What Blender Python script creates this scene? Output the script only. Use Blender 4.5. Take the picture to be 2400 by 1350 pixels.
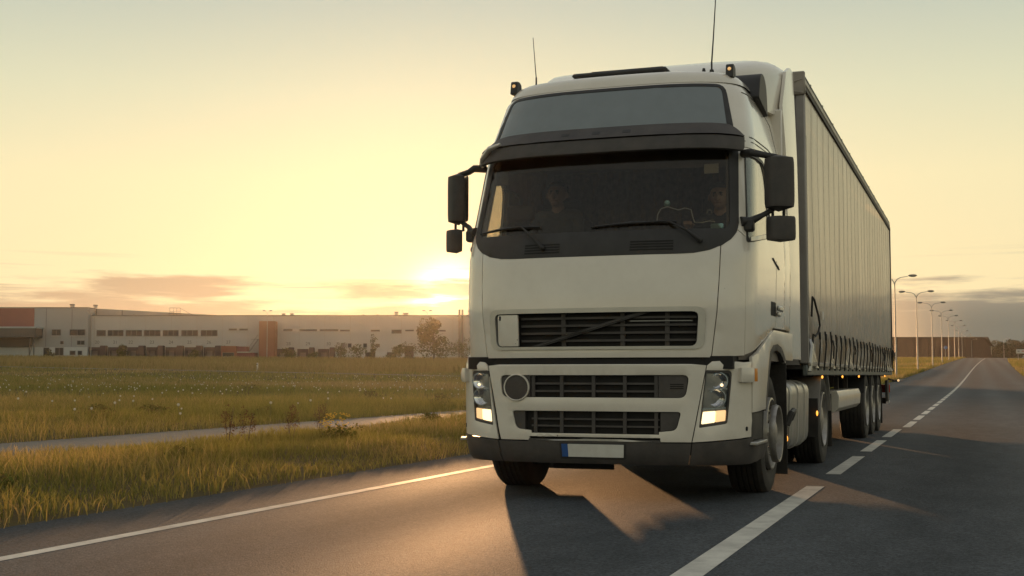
import bpy, bmesh, math, random
import numpy as np
from math import pi, sin, cos, radians, exp, log
from mathutils import Vector, Matrix, noise
from mathutils.geometry import delaunay_2d_cdt

for o in list(bpy.data.objects):
    bpy.data.objects.remove(o)
SC = bpy.context.scene
COL = SC.collection
rnd = random.Random(7)
nrng = np.random.default_rng(11)

# ------------------------------------------------------------------ camera
cam = bpy.data.cameras.new('camera')
cam.lens = 45.0
cam.sensor_width = 36.0
cam.clip_start = 0.1
cam.clip_end = 6000
cam_ob = bpy.data.objects.new('camera', cam)
COL.objects.link(cam_ob)
cam_ob.location = (2.87, -9.71, 1.015)
cam_ob.rotation_euler = (pi / 2 + 0.0676, 0, 0.348)
SC.camera = cam_ob

# ------------------------------------------------------------------ sky
SUN_AZ = radians(22.8)      # left of +Y
SUN_EL = radians(3.2)
sun_dir = Vector((-sin(SUN_AZ) * cos(SUN_EL), cos(SUN_AZ) * cos(SUN_EL), sin(SUN_EL)))
world = bpy.data.worlds.new('World')
SC.world = world
world.use_nodes = True
wn, wl = world.node_tree.nodes, world.node_tree.links
wn.clear()


def wnode(t, **kw):
    n = wn.new(t)
    for k, v in kw.items():
        setattr(n, k, v)
    return n


def wmath(op, a, b=None, c=None, clamp=False):
    n = wnode('ShaderNodeMath', operation=op, use_clamp=clamp)
    for i, v in enumerate((a, b, c)):
        if v is None:
            continue
        if isinstance(v, (int, float)):
            n.inputs[i].default_value = v
        else:
            wl.new(v, n.inputs[i])
    return n.outputs[0]


def wmix(f, a, b):
    n = wnode('ShaderNodeMix', data_type='RGBA')
    for s, v in ((n.inputs['Factor'], f), (n.inputs['A'], a), (n.inputs['B'], b)):
        if isinstance(v, (int, float)):
            s.default_value = v
        elif isinstance(v, tuple):
            s.default_value = (*v, 1)
        else:
            wl.new(v, s)
    return n.outputs['Result']


def wramp(fac, stops, interp='LINEAR'):
    n = wnode('ShaderNodeValToRGB')
    n.color_ramp.interpolation = interp
    el = n.color_ramp.elements
    while len(el) < len(stops):
        el.new(0.5)
    for e, (p, c) in zip(el, stops):
        e.position = p
        e.color = (*c, 1) if len(c) == 3 else c
    wl.new(fac, n.inputs[0])
    return n.outputs[0]


def wsmooth(v, lo, hi):
    n = wnode('ShaderNodeMapRange', interpolation_type='SMOOTHSTEP')
    wl.new(v, n.inputs[0])
    n.inputs[1].default_value = lo
    n.inputs[2].default_value = hi
    return n.outputs[0]


tc = wnode('ShaderNodeTexCoord')
sep = wnode('ShaderNodeSeparateXYZ')
wl.new(tc.outputs['Generated'], sep.inputs[0])
elev = sep.outputs['Z']
dot = wnode('ShaderNodeVectorMath', operation='DOT_PRODUCT')
wl.new(tc.outputs['Generated'], dot.inputs[0])
dot.inputs[1].default_value = sun_dir
cosg = dot.outputs['Value']
sky = wnode('ShaderNodeTexSky', sky_type='NISHITA', sun_disc=False)
sky.sun_elevation = SUN_EL
sky.sun_rotation = -SUN_AZ
sky.altitude = 50
sky.air_density = 1.2
sky.dust_density = 3.0
sky.ozone_density = 1.0
# evening colour by height above the horizon, dimmer away from the sun
grad = wramp(wmath('MAXIMUM', elev, 0.0), [
    (0.0, (0.86, 0.64, 0.38)), (0.07, (0.88, 0.75, 0.44)), (0.15, (0.86, 0.765, 0.465)), (0.215, (0.69, 0.685, 0.475)),
    (0.285, (0.495, 0.545, 0.455)), (0.50, (0.47, 0.475, 0.42)), (1.0, (0.32, 0.335, 0.36))])
az = wsmooth(cosg, -1.0, 0.95)
azf = wmath('MULTIPLY_ADD', az, 0.10, 0.90)
gm = wnode('ShaderNodeVectorMath', operation='SCALE')
wl.new(grad, gm.inputs[0])
wl.new(azf, gm.inputs['Scale'])
# aureole of the low sun in the hazy air
aur = wmath('POWER', wmath('MAXIMUM', cosg, 0.0), 60.0)
aur2 = wmath('POWER', wmath('MAXIMUM', cosg, 0.0), 4200.0)
am = wnode('ShaderNodeVectorMath', operation='SCALE')
am.inputs[0].default_value = (1.0, 0.66, 0.36)
wl.new(wmath('ADD', wmath('MULTIPLY', aur, 0.11), wmath('MULTIPLY', aur2, 6.0)), am.inputs['Scale'])
nis = wnode('ShaderNodeVectorMath', operation='SCALE')
wl.new(sky.outputs[0], nis.inputs[0])
nis.inputs['Scale'].default_value = 0.008
sum1 = wnode('ShaderNodeVectorMath', operation='ADD')
wl.new(gm.outputs[0], sum1.inputs[0])
wl.new(nis.outputs[0], sum1.inputs[1])
sum2 = wnode('ShaderNodeVectorMath', operation='ADD')
wl.new(sum1.outputs[0], sum2.inputs[0])
wl.new(am.outputs[0], sum2.inputs[1])
# low bank of stratus along the horizon with a torn upper edge
mp = wnode('ShaderNodeMapping')
mp.inputs['Scale'].default_value = (3.2, 3.2, 30.0)
wl.new(tc.outputs['Generated'], mp.inputs['Vector'])
nz = wnode('ShaderNodeTexNoise')
nz.inputs['Scale'].default_value = 2.2
nz.inputs['Detail'].default_value = 6.0
nz.inputs['Roughness'].default_value = 0.55
wl.new(mp.outputs[0], nz.inputs['Vector'])
mp2 = wnode('ShaderNodeMapping')
mp2.inputs['Scale'].default_value = (1.6, 1.6, 60.0)
mp2.inputs['Location'].default_value = (4.1, 1.7, 2.0)
wl.new(tc.outputs['Generated'], mp2.inputs['Vector'])
nz2 = wnode('ShaderNodeTexNoise')
nz2.inputs['Scale'].default_value = 3.0
nz2.inputs['Detail'].default_value = 5.0
wl.new(mp2.outputs[0], nz2.inputs['Vector'])
edge = wmath('MULTIPLY_ADD', nz.outputs[0], 0.105, 0.014)      # height of the cloud top
bank = wsmooth(wmath('SUBTRACT', edge, elev), -0.004, 0.014)
streak = wmath('MULTIPLY', wsmooth(nz2.outputs[0], 0.56, 0.68), wmath('MULTIPLY', wsmooth(elev, 0.03, 0.05), wsmooth(wmath('MULTIPLY', elev, -1.0), -0.10, -0.065)))
cover = wmath('MAXIMUM', wmath('MULTIPLY', bank, 0.92), wmath('MULTIPLY', streak, 0.6), clamp=True)
cl_near = wmix(wsmooth(elev, 0.0, 0.07), (0.72, 0.46, 0.24), (0.54, 0.37, 0.225))
cl_far = wmix(wsmooth(elev, 0.035, 0.072), (0.025, 0.085, 0.10), (0.32, 0.285, 0.22))
ccol = wmix(wsmooth(cosg, 0.922, 0.952), cl_far, cl_near)
skycol = wmix(cover, sum2.outputs[0], ccol)
bg = wnode('ShaderNodeBackground')
bg.inputs['Strength'].default_value = 1.0
wl.new(skycol, bg.inputs['Color'])
wo = wnode('ShaderNodeOutputWorld')
wl.new(bg.outputs[0], wo.inputs['Surface'])

# ------------------------------------------------------------------ sun
sl = bpy.data.lights.new('sun', 'SUN')
sl.energy = 4.2
sl.angle = radians(0.6)
sl.color = (1.0, 0.52, 0.22)
sun_ob = bpy.data.objects.new('sun', sl)
COL.objects.link(sun_ob)
sun_ob.rotation_euler = sun_dir.to_track_quat('Z', 'Y').to_euler()
sun_ob.location = sun_dir * 500

vs = SC.view_settings
vs.view_transform = 'Standard'
vs.look = 'None'
vs.exposure = 0.04
vs.gamma = 1.0
vs.use_curve_mapping = False
SC.render.engine = 'CYCLES'
SC.cycles.use_denoising = True
SC.cycles.max_bounces = 8
SC.cycles.transparent_max_bounces = 12
SC.cycles.caustics_reflective = False
SC.cycles.caustics_refractive = False

# ------------------------------------------------------------------ materials
def mat(name, col, rough=0.5, metal=0.0, var=0.12, scale=6.0, bump=0.0, bscale=60.0, coat=0.0, spec=0.5, dirt=None, dirt_amt=0.0, dirt_scale=2.0, stretch=(1, 1, 1), emit=None, estr=0.0, chips=0.0, rdirt=0.3):
    m = bpy.data.materials.new(name)
    m.use_nodes = True
    nt = m.node_tree
    b = nt.nodes['Principled BSDF']
    b.inputs['Roughness'].default_value = rough
    b.inputs['Metallic'].default_value = metal
    b.inputs['Coat Weight'].default_value = coat
    b.inputs['Coat Roughness'].default_value = 0.08
    b.inputs['Specular IOR Level'].default_value = spec
    t = nt.nodes.new('ShaderNodeTexCoord')
    mpn = nt.nodes.new('ShaderNodeMapping')
    mpn.inputs['Scale'].default_value = stretch
    nt.links.new(t.outputs['Object'], mpn.inputs['Vector'])
    n = nt.nodes.new('ShaderNodeTexNoise')
    n.inputs['Scale'].default_value = scale
    n.inputs['Detail'].default_value = 5
    n.inputs['Roughness'].default_value = 0.6
    nt.links.new(mpn.outputs[0], n.inputs['Vector'])
    r = nt.nodes.new('ShaderNodeValToRGB')
    r.color_ramp.elements[0].position = 0.3
    r.color_ramp.elements[1].position = 0.7
    r.color_ramp.elements[0].color = tuple(max(0, c * (1 - var)) for c in col) + (1,)
    r.color_ramp.elements[1].color = tuple(min(1, c * (1 + var)) for c in col) + (1,)
    nt.links.new(n.outputs[0], r.inputs[0])
    out = r.outputs[0]
    if dirt:
        n2 = nt.nodes.new('ShaderNodeTexNoise')
        n2.inputs['Scale'].default_value = dirt_scale
        n2.inputs['Detail'].default_value = 8
        n2.inputs['Roughness'].default_value = 0.7
        nt.links.new(mpn.outputs[0], n2.inputs['Vector'])
        mr = nt.nodes.new('ShaderNodeMapRange')
        mr.inputs[1].default_value = 0.42
        mr.inputs[2].default_value = 0.75
        mr.inputs[4].default_value = dirt_amt
        nt.links.new(n2.outputs[0], mr.inputs[0])
        mx = nt.nodes.new('ShaderNodeMix')
        mx.data_type = 'RGBA'
        nt.links.new(mr.outputs[0], mx.inputs['Factor'])
        nt.links.new(out, mx.inputs['A'])
        mx.inputs['B'].default_value = (*dirt, 1)
        out = mx.outputs['Result']
        rr = nt.nodes.new('ShaderNodeMath')
        rr.operation = 'MULTIPLY_ADD'
        rr.use_clamp = True
        nt.links.new(mr.outputs[0], rr.inputs[0])
        rr.inputs[1].default_value = rdirt
        rr.inputs[2].default_value = rough
        nt.links.new(rr.outputs[0], b.inputs['Roughness'])
    if chips:
        # sparse stone chips and insect marks
        vo = nt.nodes.new('ShaderNodeTexVoronoi')
        vo.inputs['Scale'].default_value = 9.0
        nt.links.new(t.outputs['Object'], vo.inputs['Vector'])
        wn_ = nt.nodes.new('ShaderNodeTexWhiteNoise')
        nt.links.new(vo.outputs['Color'], wn_.inputs['Vector'])
        sz = nt.nodes.new('ShaderNodeMapRange')
        sz.inputs[1].default_value = 0.72
        sz.inputs[2].default_value = 1.0
        sz.inputs[4].default_value = 0.075
        nt.links.new(wn_.outputs['Value'], sz.inputs[0])
        lt = nt.nodes.new('ShaderNodeMath')
        lt.operation = 'LESS_THAN'
        nt.links.new(vo.outputs['Distance'], lt.inputs[0])
        nt.links.new(sz.outputs[0], lt.inputs[1])
        ml = nt.nodes.new('ShaderNodeMath')
        ml.operation = 'MULTIPLY'
        ml.inputs[1].default_value = chips * 0.7
        nt.links.new(lt.outputs[0], ml.inputs[0])
        mc = nt.nodes.new('ShaderNodeMix')
        mc.data_type = 'RGBA'
        nt.links.new(ml.outputs[0], mc.inputs['Factor'])
        nt.links.new(out, mc.inputs['A'])
        mc.inputs['B'].default_value = (0.12, 0.09, 0.07, 1)
        out = mc.outputs['Result']
    nt.links.new(out, b.inputs['Base Color'])
    if bump:
        nb = nt.nodes.new('ShaderNodeTexNoise')
        nb.inputs['Scale'].default_value = bscale
        nb.inputs['Detail'].default_value = 3
        nt.links.new(mpn.outputs[0], nb.inputs['Vector'])
        bp = nt.nodes.new('ShaderNodeBump')
        bp.inputs['Strength'].default_value = bump
        bp.inputs['Distance'].default_value = 0.01
        nt.links.new(nb.outputs[0], bp.inputs['Height'])
        nt.links.new(bp.outputs[0], b.inputs['Normal'])
    if emit:
        b.inputs['Emission Color'].default_value = (*emit, 1)
        b.inputs['Emission Strength'].default_value = estr
    return m


def glass(name, tint, refl=1.0, rough=0.02):
    m = bpy.data.materials.new(name)
    m.use_nodes = True
    nt = m.node_tree
    nt.nodes.clear()
    o = nt.nodes.new('ShaderNodeOutputMaterial')
    mx = nt.nodes.new('ShaderNodeMixShader')
    tr = nt.nodes.new('ShaderNodeBsdfTransparent')
    tr.inputs[0].default_value = (*tint, 1)
    gl = nt.nodes.new('ShaderNodeBsdfGlossy')
    gl.inputs['Roughness'].default_value = rough
    fr = nt.nodes.new('ShaderNodeFresnel')
    ge = nt.nodes.new('ShaderNodeNewGeometry')
    io = nt.nodes.new('ShaderNodeMapRange')      # same reflectance on both faces of the thin sheet
    io.inputs[3].default_value = 1.5
    io.inputs[4].default_value = 1 / 1.5
    nt.links.new(ge.outputs['Backfacing'], io.inputs[0])
    nt.links.new(io.outputs[0], fr.inputs[0])
    ml = nt.nodes.new('ShaderNodeMath')
    ml.operation = 'MULTIPLY'
    ml.use_clamp = True
    ml.inputs[1].default_value = refl
    nt.links.new(fr.outputs[0], ml.inputs[0])
    nt.links.new(ml.outputs[0], mx.inputs[0])
    nt.links.new(tr.outputs[0], mx.inputs[1])
    nt.links.new(gl.outputs[0], mx.inputs[2])
    nt.links.new(mx.outputs[0], o.inputs[0])
    return m


def leafmat(name, trans=0.35):
    m = bpy.data.materials.new(name)
    m.use_nodes = True
    nt = m.node_tree
    nt.nodes.clear()
    o = nt.nodes.new('ShaderNodeOutputMaterial')
    a = nt.nodes.new('ShaderNodeAttribute')
    a.attribute_name = 'tint'
    d = nt.nodes.new('ShaderNodeBsdfDiffuse')
    t = nt.nodes.new('ShaderNodeBsdfTranslucent')
    mx = nt.nodes.new('ShaderNodeMixShader')
    mx.inputs[0].default_value = trans
    nt.links.new(a.outputs['Color'], d.inputs[0])
    nt.links.new(a.outputs['Color'], t.inputs[0])
    nt.links.new(d.outputs[0], mx.inputs[1])
    nt.links.new(t.outputs[0], mx.inputs[2])
    nt.links.new(mx.outputs[0], o.inputs[0])
    return m


def groundmat(name, cols, scales, rough=0.8, bump=0.3, bscale=40, stretch=(1, 1, 1), spec=0.3):
    """three colours broken up by two noises"""
    m = bpy.data.materials.new(name)
    m.use_nodes = True
    nt = m.node_tree
    b = nt.nodes['Principled BSDF']
    b.inputs['Roughness'].default_value = rough
    b.inputs['Specular IOR Level'].default_value = spec
    t = nt.nodes.new('ShaderNodeTexCoord')
    mpn = nt.nodes.new('ShaderNodeMapping')
    mpn.inputs['Scale'].default_value = stretch
    nt.links.new(t.outputs['Object'], mpn.inputs['Vector'])
    fac = []
    for s in scales:
        n = nt.nodes.new('ShaderNodeTexNoise')
        n.inputs['Scale'].default_value = s
        n.inputs['Detail'].default_value = 6
        n.inputs['Roughness'].default_value = 0.65
        nt.links.new(mpn.outputs[0], n.inputs['Vector'])
        mr = nt.nodes.new('ShaderNodeMapRange')
        mr.inputs[1].default_value = 0.38
        mr.inputs[2].default_value = 0.62
        nt.links.new(n.outputs[0], mr.inputs[0])
        fac.append(mr.outputs[0])
    m1 = nt.nodes.new('ShaderNodeMix')
    m1.data_type = 'RGBA'
    nt.links.new(fac[0], m1.inputs['Factor'])
    m1.inputs['A'].default_value = (*cols[0], 1)
    m1.inputs['B'].default_value = (*cols[1], 1)
    m2 = nt.nodes.new('ShaderNodeMix')
    m2.data_type = 'RGBA'
    sc = nt.nodes.new('ShaderNodeMath')
    sc.operation = 'MULTIPLY'
    sc.inputs[1].default_value = 0.6
    nt.links.new(fac[1], sc.inputs[0])
    nt.links.new(sc.outputs[0], m2.inputs['Factor'])
    nt.links.new(m1.outputs['Result'], m2.inputs['A'])
    m2.inputs['B'].default_value = (*cols[2], 1)
    nt.links.new(m2.outputs['Result'], b.inputs['Base Color'])
    nb = nt.nodes.new('ShaderNodeTexNoise')
    nb.inputs['Scale'].default_value = bscale
    nb.inputs['Detail'].default_value = 4
    nt.links.new(mpn.outputs[0], nb.inputs['Vector'])
    bp = nt.nodes.new('ShaderNodeBump')
    bp.inputs['Strength'].default_value = bump
    bp.inputs['Distance'].default_value = 0.02
    nt.links.new(nb.outputs[0], bp.inputs['Height'])
    nt.links.new(bp.outputs[0], b.inputs['Normal'])
    return m


M = {}
M['white'] = mat('white_paint', (0.82, 0.765, 0.68), 0.22, var=0.03, coat=0.9, dirt=(0.45, 0.38, 0.29), dirt_amt=0.20, dirt_scale=1.7, scale=3, chips=0.9)
M['bumper_white'] = mat('bumper_white', (0.79, 0.74, 0.655), 0.32, var=0.04, coat=0.5, dirt=(0.33, 0.27, 0.20), dirt_amt=0.32, dirt_scale=3.0, chips=0.9)
M['silver'] = mat('silver_trim', (0.62, 0.60, 0.56), 0.3, 0.55, var=0.06)
M['chrome'] = mat('chrome', (0.75, 0.74, 0.72), 0.12, 1.0, var=0.03)
M['plastic'] = mat('black_plastic', (0.030, 0.028, 0.028), 0.55, var=0.25, bump=0.15, bscale=300)
M['grey_plastic'] = mat('grey_plastic', (0.060, 0.054, 0.052), 0.6, var=0.2, bump=0.15, bscale=250, dirt=(0.16, 0.13, 0.11), dirt_amt=0.3, dirt_scale=4)
M['dark'] = mat('dark_void', (0.012, 0.011, 0.011), 0.8, var=0.2)
M['rubber'] = mat('tyre_rubber', (0.022, 0.020, 0.019), 0.75, var=0.3, dirt=(0.10, 0.085, 0.07), dirt_amt=0.45, dirt_scale=5, bump=0.2, bscale=90)
M['steel'] = mat('wheel_steel', (0.42, 0.40, 0.37), 0.4, 0.7, var=0.15, dirt=(0.12, 0.09, 0.07), dirt_amt=0.5, dirt_scale=7)
M['alu'] = mat('aluminium', (0.50, 0.49, 0.47), 0.38, 0.8, var=0.1, dirt=(0.2, 0.17, 0.14), dirt_amt=0.4)
M['frame'] = mat('chassis_paint', (0.028, 0.024, 0.023), 0.6, var=0.3, dirt=(0.10, 0.08, 0.065), dirt_amt=0.4, dirt_scale=5)
M['pane'] = mat('roof_sign_panel', (0.20, 0.23, 0.245), 0.22, var=0.05, coat=0.3)
M['screen'] = glass('windscreen_glass', (0.72, 0.69, 0.63), 0.8)
M['sideglass'] = glass('door_glass', (0.94, 0.94, 0.90), 1.5)
M['lens'] = glass('lamp_lens', (0.97, 0.97, 0.97), 0.7)
M['reflector'] = mat('lamp_reflector', (0.8, 0.8, 0.8), 0.12, 1.0, var=0.03)
M['lamp_bowl'] = mat('lamp_bowl', (0.28, 0.28, 0.28), 0.25, 0.6, var=0.1)
M['lit'] = mat('lit_running_lamp', (0.9, 0.7, 0.4), 0.3, emit=(1.0, 0.62, 0.28), estr=1.0)
M['lit_hot'] = mat('lit_bulb', (0.9, 0.8, 0.6), 0.3, emit=(1.0, 0.76, 0.42), estr=2.0)
M['amber'] = mat('amber_lens', (0.75, 0.28, 0.05), 0.25, var=0.05)
M['amber_lit'] = mat('amber_lit', (0.8, 0.25, 0.04), 0.25, emit=(1.0, 0.38, 0.05), estr=2.2)
M['beacon_lit'] = mat('beacon_lit', (0.8, 0.4, 0.1), 0.25, emit=(1.0, 0.60, 0.25), estr=0.6)
M['red_lens'] = mat('red_lens', (0.45, 0.03, 0.02), 0.25, var=0.05)
M['plate'] = mat('number_plate', (0.70, 0.69, 0.65), 0.4, var=0.05, dirt=(0.4, 0.36, 0.3), dirt_amt=0.3, dirt_scale=8)
M['plate_blue'] = mat('plate_blue', (0.03, 0.10, 0.32), 0.4, var=0.05)
M['interior'] = mat('cab_interior', (0.22, 0.19, 0.17), 0.8, var=0.15)
M['seat'] = mat('seat_cloth', (0.075, 0.072, 0.075), 0.9, var=0.25, bump=0.2, bscale=120)
M['dash'] = mat('dashboard', (0.085, 0.078, 0.072), 0.6, var=0.2)
M['dash_pale'] = mat('dash_glare_strip', (0.34, 0.31, 0.28), 0.5, var=0.1)  # pale tone standing in for light reflected along the dashboard top
M['curtaincloth'] = mat('cab_curtain', (0.26, 0.22, 0.18), 0.9, var=0.2, scale=20)
M['cable'] = mat('pale_cable', (0.62, 0.62, 0.58), 0.5, var=0.05)
M['device'] = mat('toll_box', (0.22, 0.36, 0.34), 0.4, var=0.1)
M['paper'] = mat('paper', (0.75, 0.72, 0.66), 0.8, var=0.08)
M['tarp'] = mat('trailer_curtain', (0.38, 0.345, 0.30), 0.25, var=0.14, scale=3.0, stretch=(1, 3.0, 0.5), dirt=(0.17, 0.15, 0.13), dirt_amt=0.8, dirt_scale=1.3, bump=0.05, bscale=14, coat=0.35, rdirt=0.15)
_nt = M['tarp'].node_tree
_pb = _nt.nodes['Principled BSDF']
_tl = _nt.nodes.new('ShaderNodeBsdfTranslucent')
_tl.inputs[0].default_value = (0.78, 0.68, 0.52, 1)
_mx = _nt.nodes.new('ShaderNodeMixShader')
_mx.inputs[0].default_value = 0.25          # tarpaulin lets light through
_nt.links.new(_pb.outputs[0], _mx.inputs[1])
_nt.links.new(_tl.outputs[0], _mx.inputs[2])
_nt.links.new(_mx.outputs[0], _nt.nodes['Material Output'].inputs['Surface'])
M['tarp_edge'] = mat('curtain_hem', (0.36, 0.32, 0.27), 0.38, var=0.15, dirt=(0.12, 0.10, 0.085), dirt_amt=0.7, dirt_scale=3)
M['pocket'] = mat('curtain_weld', (0.56, 0.50, 0.40), 0.4, var=0.12, stretch=(1, 1, 0.4))
M['rail'] = mat('roof_rail', (0.15, 0.165, 0.16), 0.45, 0.3, var=0.2)
M['trailer_wall'] = mat('trailer_wall', (0.34, 0.32, 0.30), 0.5, var=0.08, dirt=(0.2, 0.17, 0.15), dirt_amt=0.5)
M['strap'] = mat('strap_webbing', (0.025, 0.022, 0.022), 0.8, var=0.2)
M['skin'] = mat('skin', (0.50, 0.33, 0.25), 0.55, var=0.06)
M['lips'] = mat('lips', (0.34, 0.17, 0.14), 0.5, var=0.06)
M['hair'] = mat('hair', (0.045, 0.032, 0.025), 0.7, var=0.3, scale=60)
M['shirt_dark'] = mat('dark_shirt', (0.05, 0.055, 0.07), 0.85, var=0.15)
M['shirt_blue'] = mat('grey_shirt', (0.11, 0.11, 0.12), 0.85, var=0.15)
M['trousers'] = mat('trousers', (0.04, 0.045, 0.06), 0.85, var=0.2)
M['eye'] = mat('eye', (0.16, 0.11, 0.085), 0.2, var=0.1)
M['leaf'] = leafmat('leaf', 0.35)
M['grass'] = leafmat('grass_blade', 0.58)
M['bark'] = mat('bark', (0.09, 0.07, 0.055), 0.9, var=0.3, scale=12)
M['seedhead'] = mat('seed_head', (0.72, 0.68, 0.58), 0.9, var=0.1)
M['stem'] = mat('stem', (0.12, 0.13, 0.05), 0.8, var=0.2)
M['yellow'] = mat('yellow_petals', (0.75, 0.48, 0.03), 0.7, var=0.2, scale=30)
M['lamp_post'] = mat('galvanised', (0.40, 0.39, 0.37), 0.5, 0.5, var=0.12)
M['lamp_head'] = mat('lamp_head', (0.20, 0.20, 0.19), 0.5, 0.2, var=0.1)
M['lamp_glass'] = mat('lamp_bowl_glass', (0.6, 0.6, 0.58), 0.2, var=0.05)
M['clad'] = mat('pale_cladding', (0.47, 0.48, 0.47), 0.6, var=0.05, scale=0.5, dirt=(0.30, 0.29, 0.27), dirt_amt=0.4, dirt_scale=0.25)
M['clad2'] = mat('grey_cladding', (0.33, 0.36, 0.37), 0.6, var=0.05, scale=0.5, dirt=(0.24, 0.24, 0.24), dirt_amt=0.4, dirt_scale=0.25)
M['clad_roof'] = mat('roof_cladding', (0.40, 0.38, 0.35), 0.6, var=0.05, scale=0.5)
M['clad_low'] = mat('plinth', (0.50, 0.53, 0.53), 0.7, var=0.06, scale=0.7)
M['redclad'] = mat('red_cladding', (0.20, 0.055, 0.055), 0.6, var=0.08, scale=0.5)
M['orange'] = mat('orange_cladding', (0.22, 0.070, 0.038), 0.6, var=0.08, scale=0.6)
M['canopy'] = mat('canopy', (0.05, 0.065, 0.07), 0.6, var=0.15)
M['canopy_edge'] = mat('canopy_edge', (0.40, 0.46, 0.48), 0.5, var=0.05)
M['winglass'] = mat('window_glass', (0.030, 0.030, 0.032), 0.12, var=0.3, scale=1.5)
M['winframe'] = mat('window_frame', (0.16, 0.16, 0.16), 0.5, var=0.1)
M['shelter'] = mat('dock_shelter', (0.060, 0.045, 0.050), 0.85, var=0.2)
M['dockdoor'] = mat('dock_door', (0.20, 0.17, 0.165), 0.6, var=0.12)
M['guard'] = mat('dock_guard', (0.45, 0.44, 0.42), 0.6, var=0.1)
M['digits'] = mat('digits', (0.10, 0.11, 0.11), 0.6, var=0.05)
M['barn'] = mat('barn_boards', (0.040, 0.018, 0.018), 0.8, var=0.25, scale=0.8, stretch=(3, 3, 0.3))
M['barn_base'] = mat('barn_base', (0.085, 0.060, 0.050), 0.8, var=0.3, scale=1.2)
M['barn_roof'] = mat('barn_roof', (0.03, 0.018, 0.018), 0.8, var=0.2)
M['sign'] = mat('sign_face', (0.62, 0.60, 0.56), 0.5, var=0.05)
M['sign_red'] = mat('sign_red', (0.5, 0.14, 0.06), 0.5, var=0.1)
M['sign_dark'] = mat('sign_dark', (0.08, 0.08, 0.09), 0.5, var=0.1)
M['sign_blue'] = mat('sign_blue', (0.05, 0.14, 0.38), 0.4, var=0.05)
M['asphalt'] = groundmat('asphalt', [(0.052, 0.060, 0.070), (0.070, 0.079, 0.091), (0.037, 0.043, 0.051)], (0.5, 3.5), rough=0.72, bump=0.55, bscale=150, stretch=(1.0, 0.35, 1.0), spec=0.22)
_nt = M['asphalt'].node_tree
_pb = _nt.nodes['Principled BSDF']
_src = _pb.inputs['Base Color'].links[0].from_socket
_tc = _nt.nodes.new('ShaderNodeTexCoord')
_vo = _nt.nodes.new('ShaderNodeTexVoronoi')          # aggregate stones
_vo.inputs['Scale'].default_value = 75
_nt.links.new(_tc.outputs['Object'], _vo.inputs['Vector'])
_hs = _nt.nodes.new('ShaderNodeHueSaturation')
_hs.inputs['Saturation'].default_value = 1.0
_sx = _nt.nodes.new('ShaderNodeSeparateColor')
_nt.links.new(_vo.outputs['Color'], _sx.inputs[0])
_mr = _nt.nodes.new('ShaderNodeMapRange')
_mr.inputs[3].default_value = 0.55
_mr.inputs[4].default_value = 1.5
_nt.links.new(_sx.outputs[0], _mr.inputs[0])
# polished wheel tracks along the lanes
_xy = _nt.nodes.new('ShaderNodeSeparateXYZ')
_nt.links.new(_tc.outputs['Object'], _xy.inputs[0])
_wv = _nt.nodes.new('ShaderNodeMath')
_wv.operation = 'MULTIPLY_ADD'
_wv.inputs[1].default_value = 2 * pi / 1.83
_wv.inputs[2].default_value = 0.35
_nt.links.new(_xy.outputs[0], _wv.inputs[0])
_cs = _nt.nodes.new('ShaderNodeMath')
_cs.operation = 'COSINE'
_nt.links.new(_wv.outputs[0], _cs.inputs[0])
_tr = _nt.nodes.new('ShaderNodeMath')
_tr.operation = 'MULTIPLY_ADD'
_tr.inputs[1].default_value = 0.10
_tr.inputs[2].default_value = 1.0
_nt.links.new(_cs.outputs[0], _tr.inputs[0])
_vm = _nt.nodes.new('ShaderNodeMath')
_vm.operation = 'MULTIPLY'
_nt.links.new(_mr.outputs[0], _vm.inputs[0])
_nt.links.new(_tr.outputs[0], _vm.inputs[1])
_nt.links.new(_vm.outputs[0], _hs.inputs['Value'])
_nt.links.new(_src, _hs.inputs['Color'])
_nt.links.new(_hs.outputs[0], _pb.inputs['Base Color'])
_rg = _nt.nodes.new('ShaderNodeMath')
_rg.operation = 'MULTIPLY_ADD'
_rg.inputs[1].default_value = -0.06
_rg.inputs[2].default_value = 0.80
_nt.links.new(_cs.outputs[0], _rg.inputs[0])
_nt.links.new(_rg.outputs[0], _pb.inputs['Roughness'])
M['paint'] = mat('road_paint', (0.62, 0.60, 0.54), 0.6, var=0.10, scale=3, dirt=(0.16, 0.15, 0.14), dirt_amt=0.55, dirt_scale=5.0, bump=0.3, bscale=120)
M['path'] = groundmat('path_asphalt', [(0.085, 0.078, 0.072), (0.11, 0.10, 0.092), (0.06, 0.056, 0.052)], (0.8, 8.0), rough=0.62, bump=0.6, bscale=60, spec=0.5)
M['gravel'] = groundmat('gravel', [(0.20, 0.18, 0.16), (0.25, 0.23, 0.20), (0.14, 0.13, 0.11)], (0.5, 4.0), rough=0.75, bump=0.5)
M['soil'] = groundmat('meadow_ground', [(0.085, 0.075, 0.028), (0.13, 0.10, 0.038), (0.10, 0.066, 0.034)], (0.12, 1.1), rough=0.95, bump=0.8, bscale=12, spec=0.1)


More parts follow.
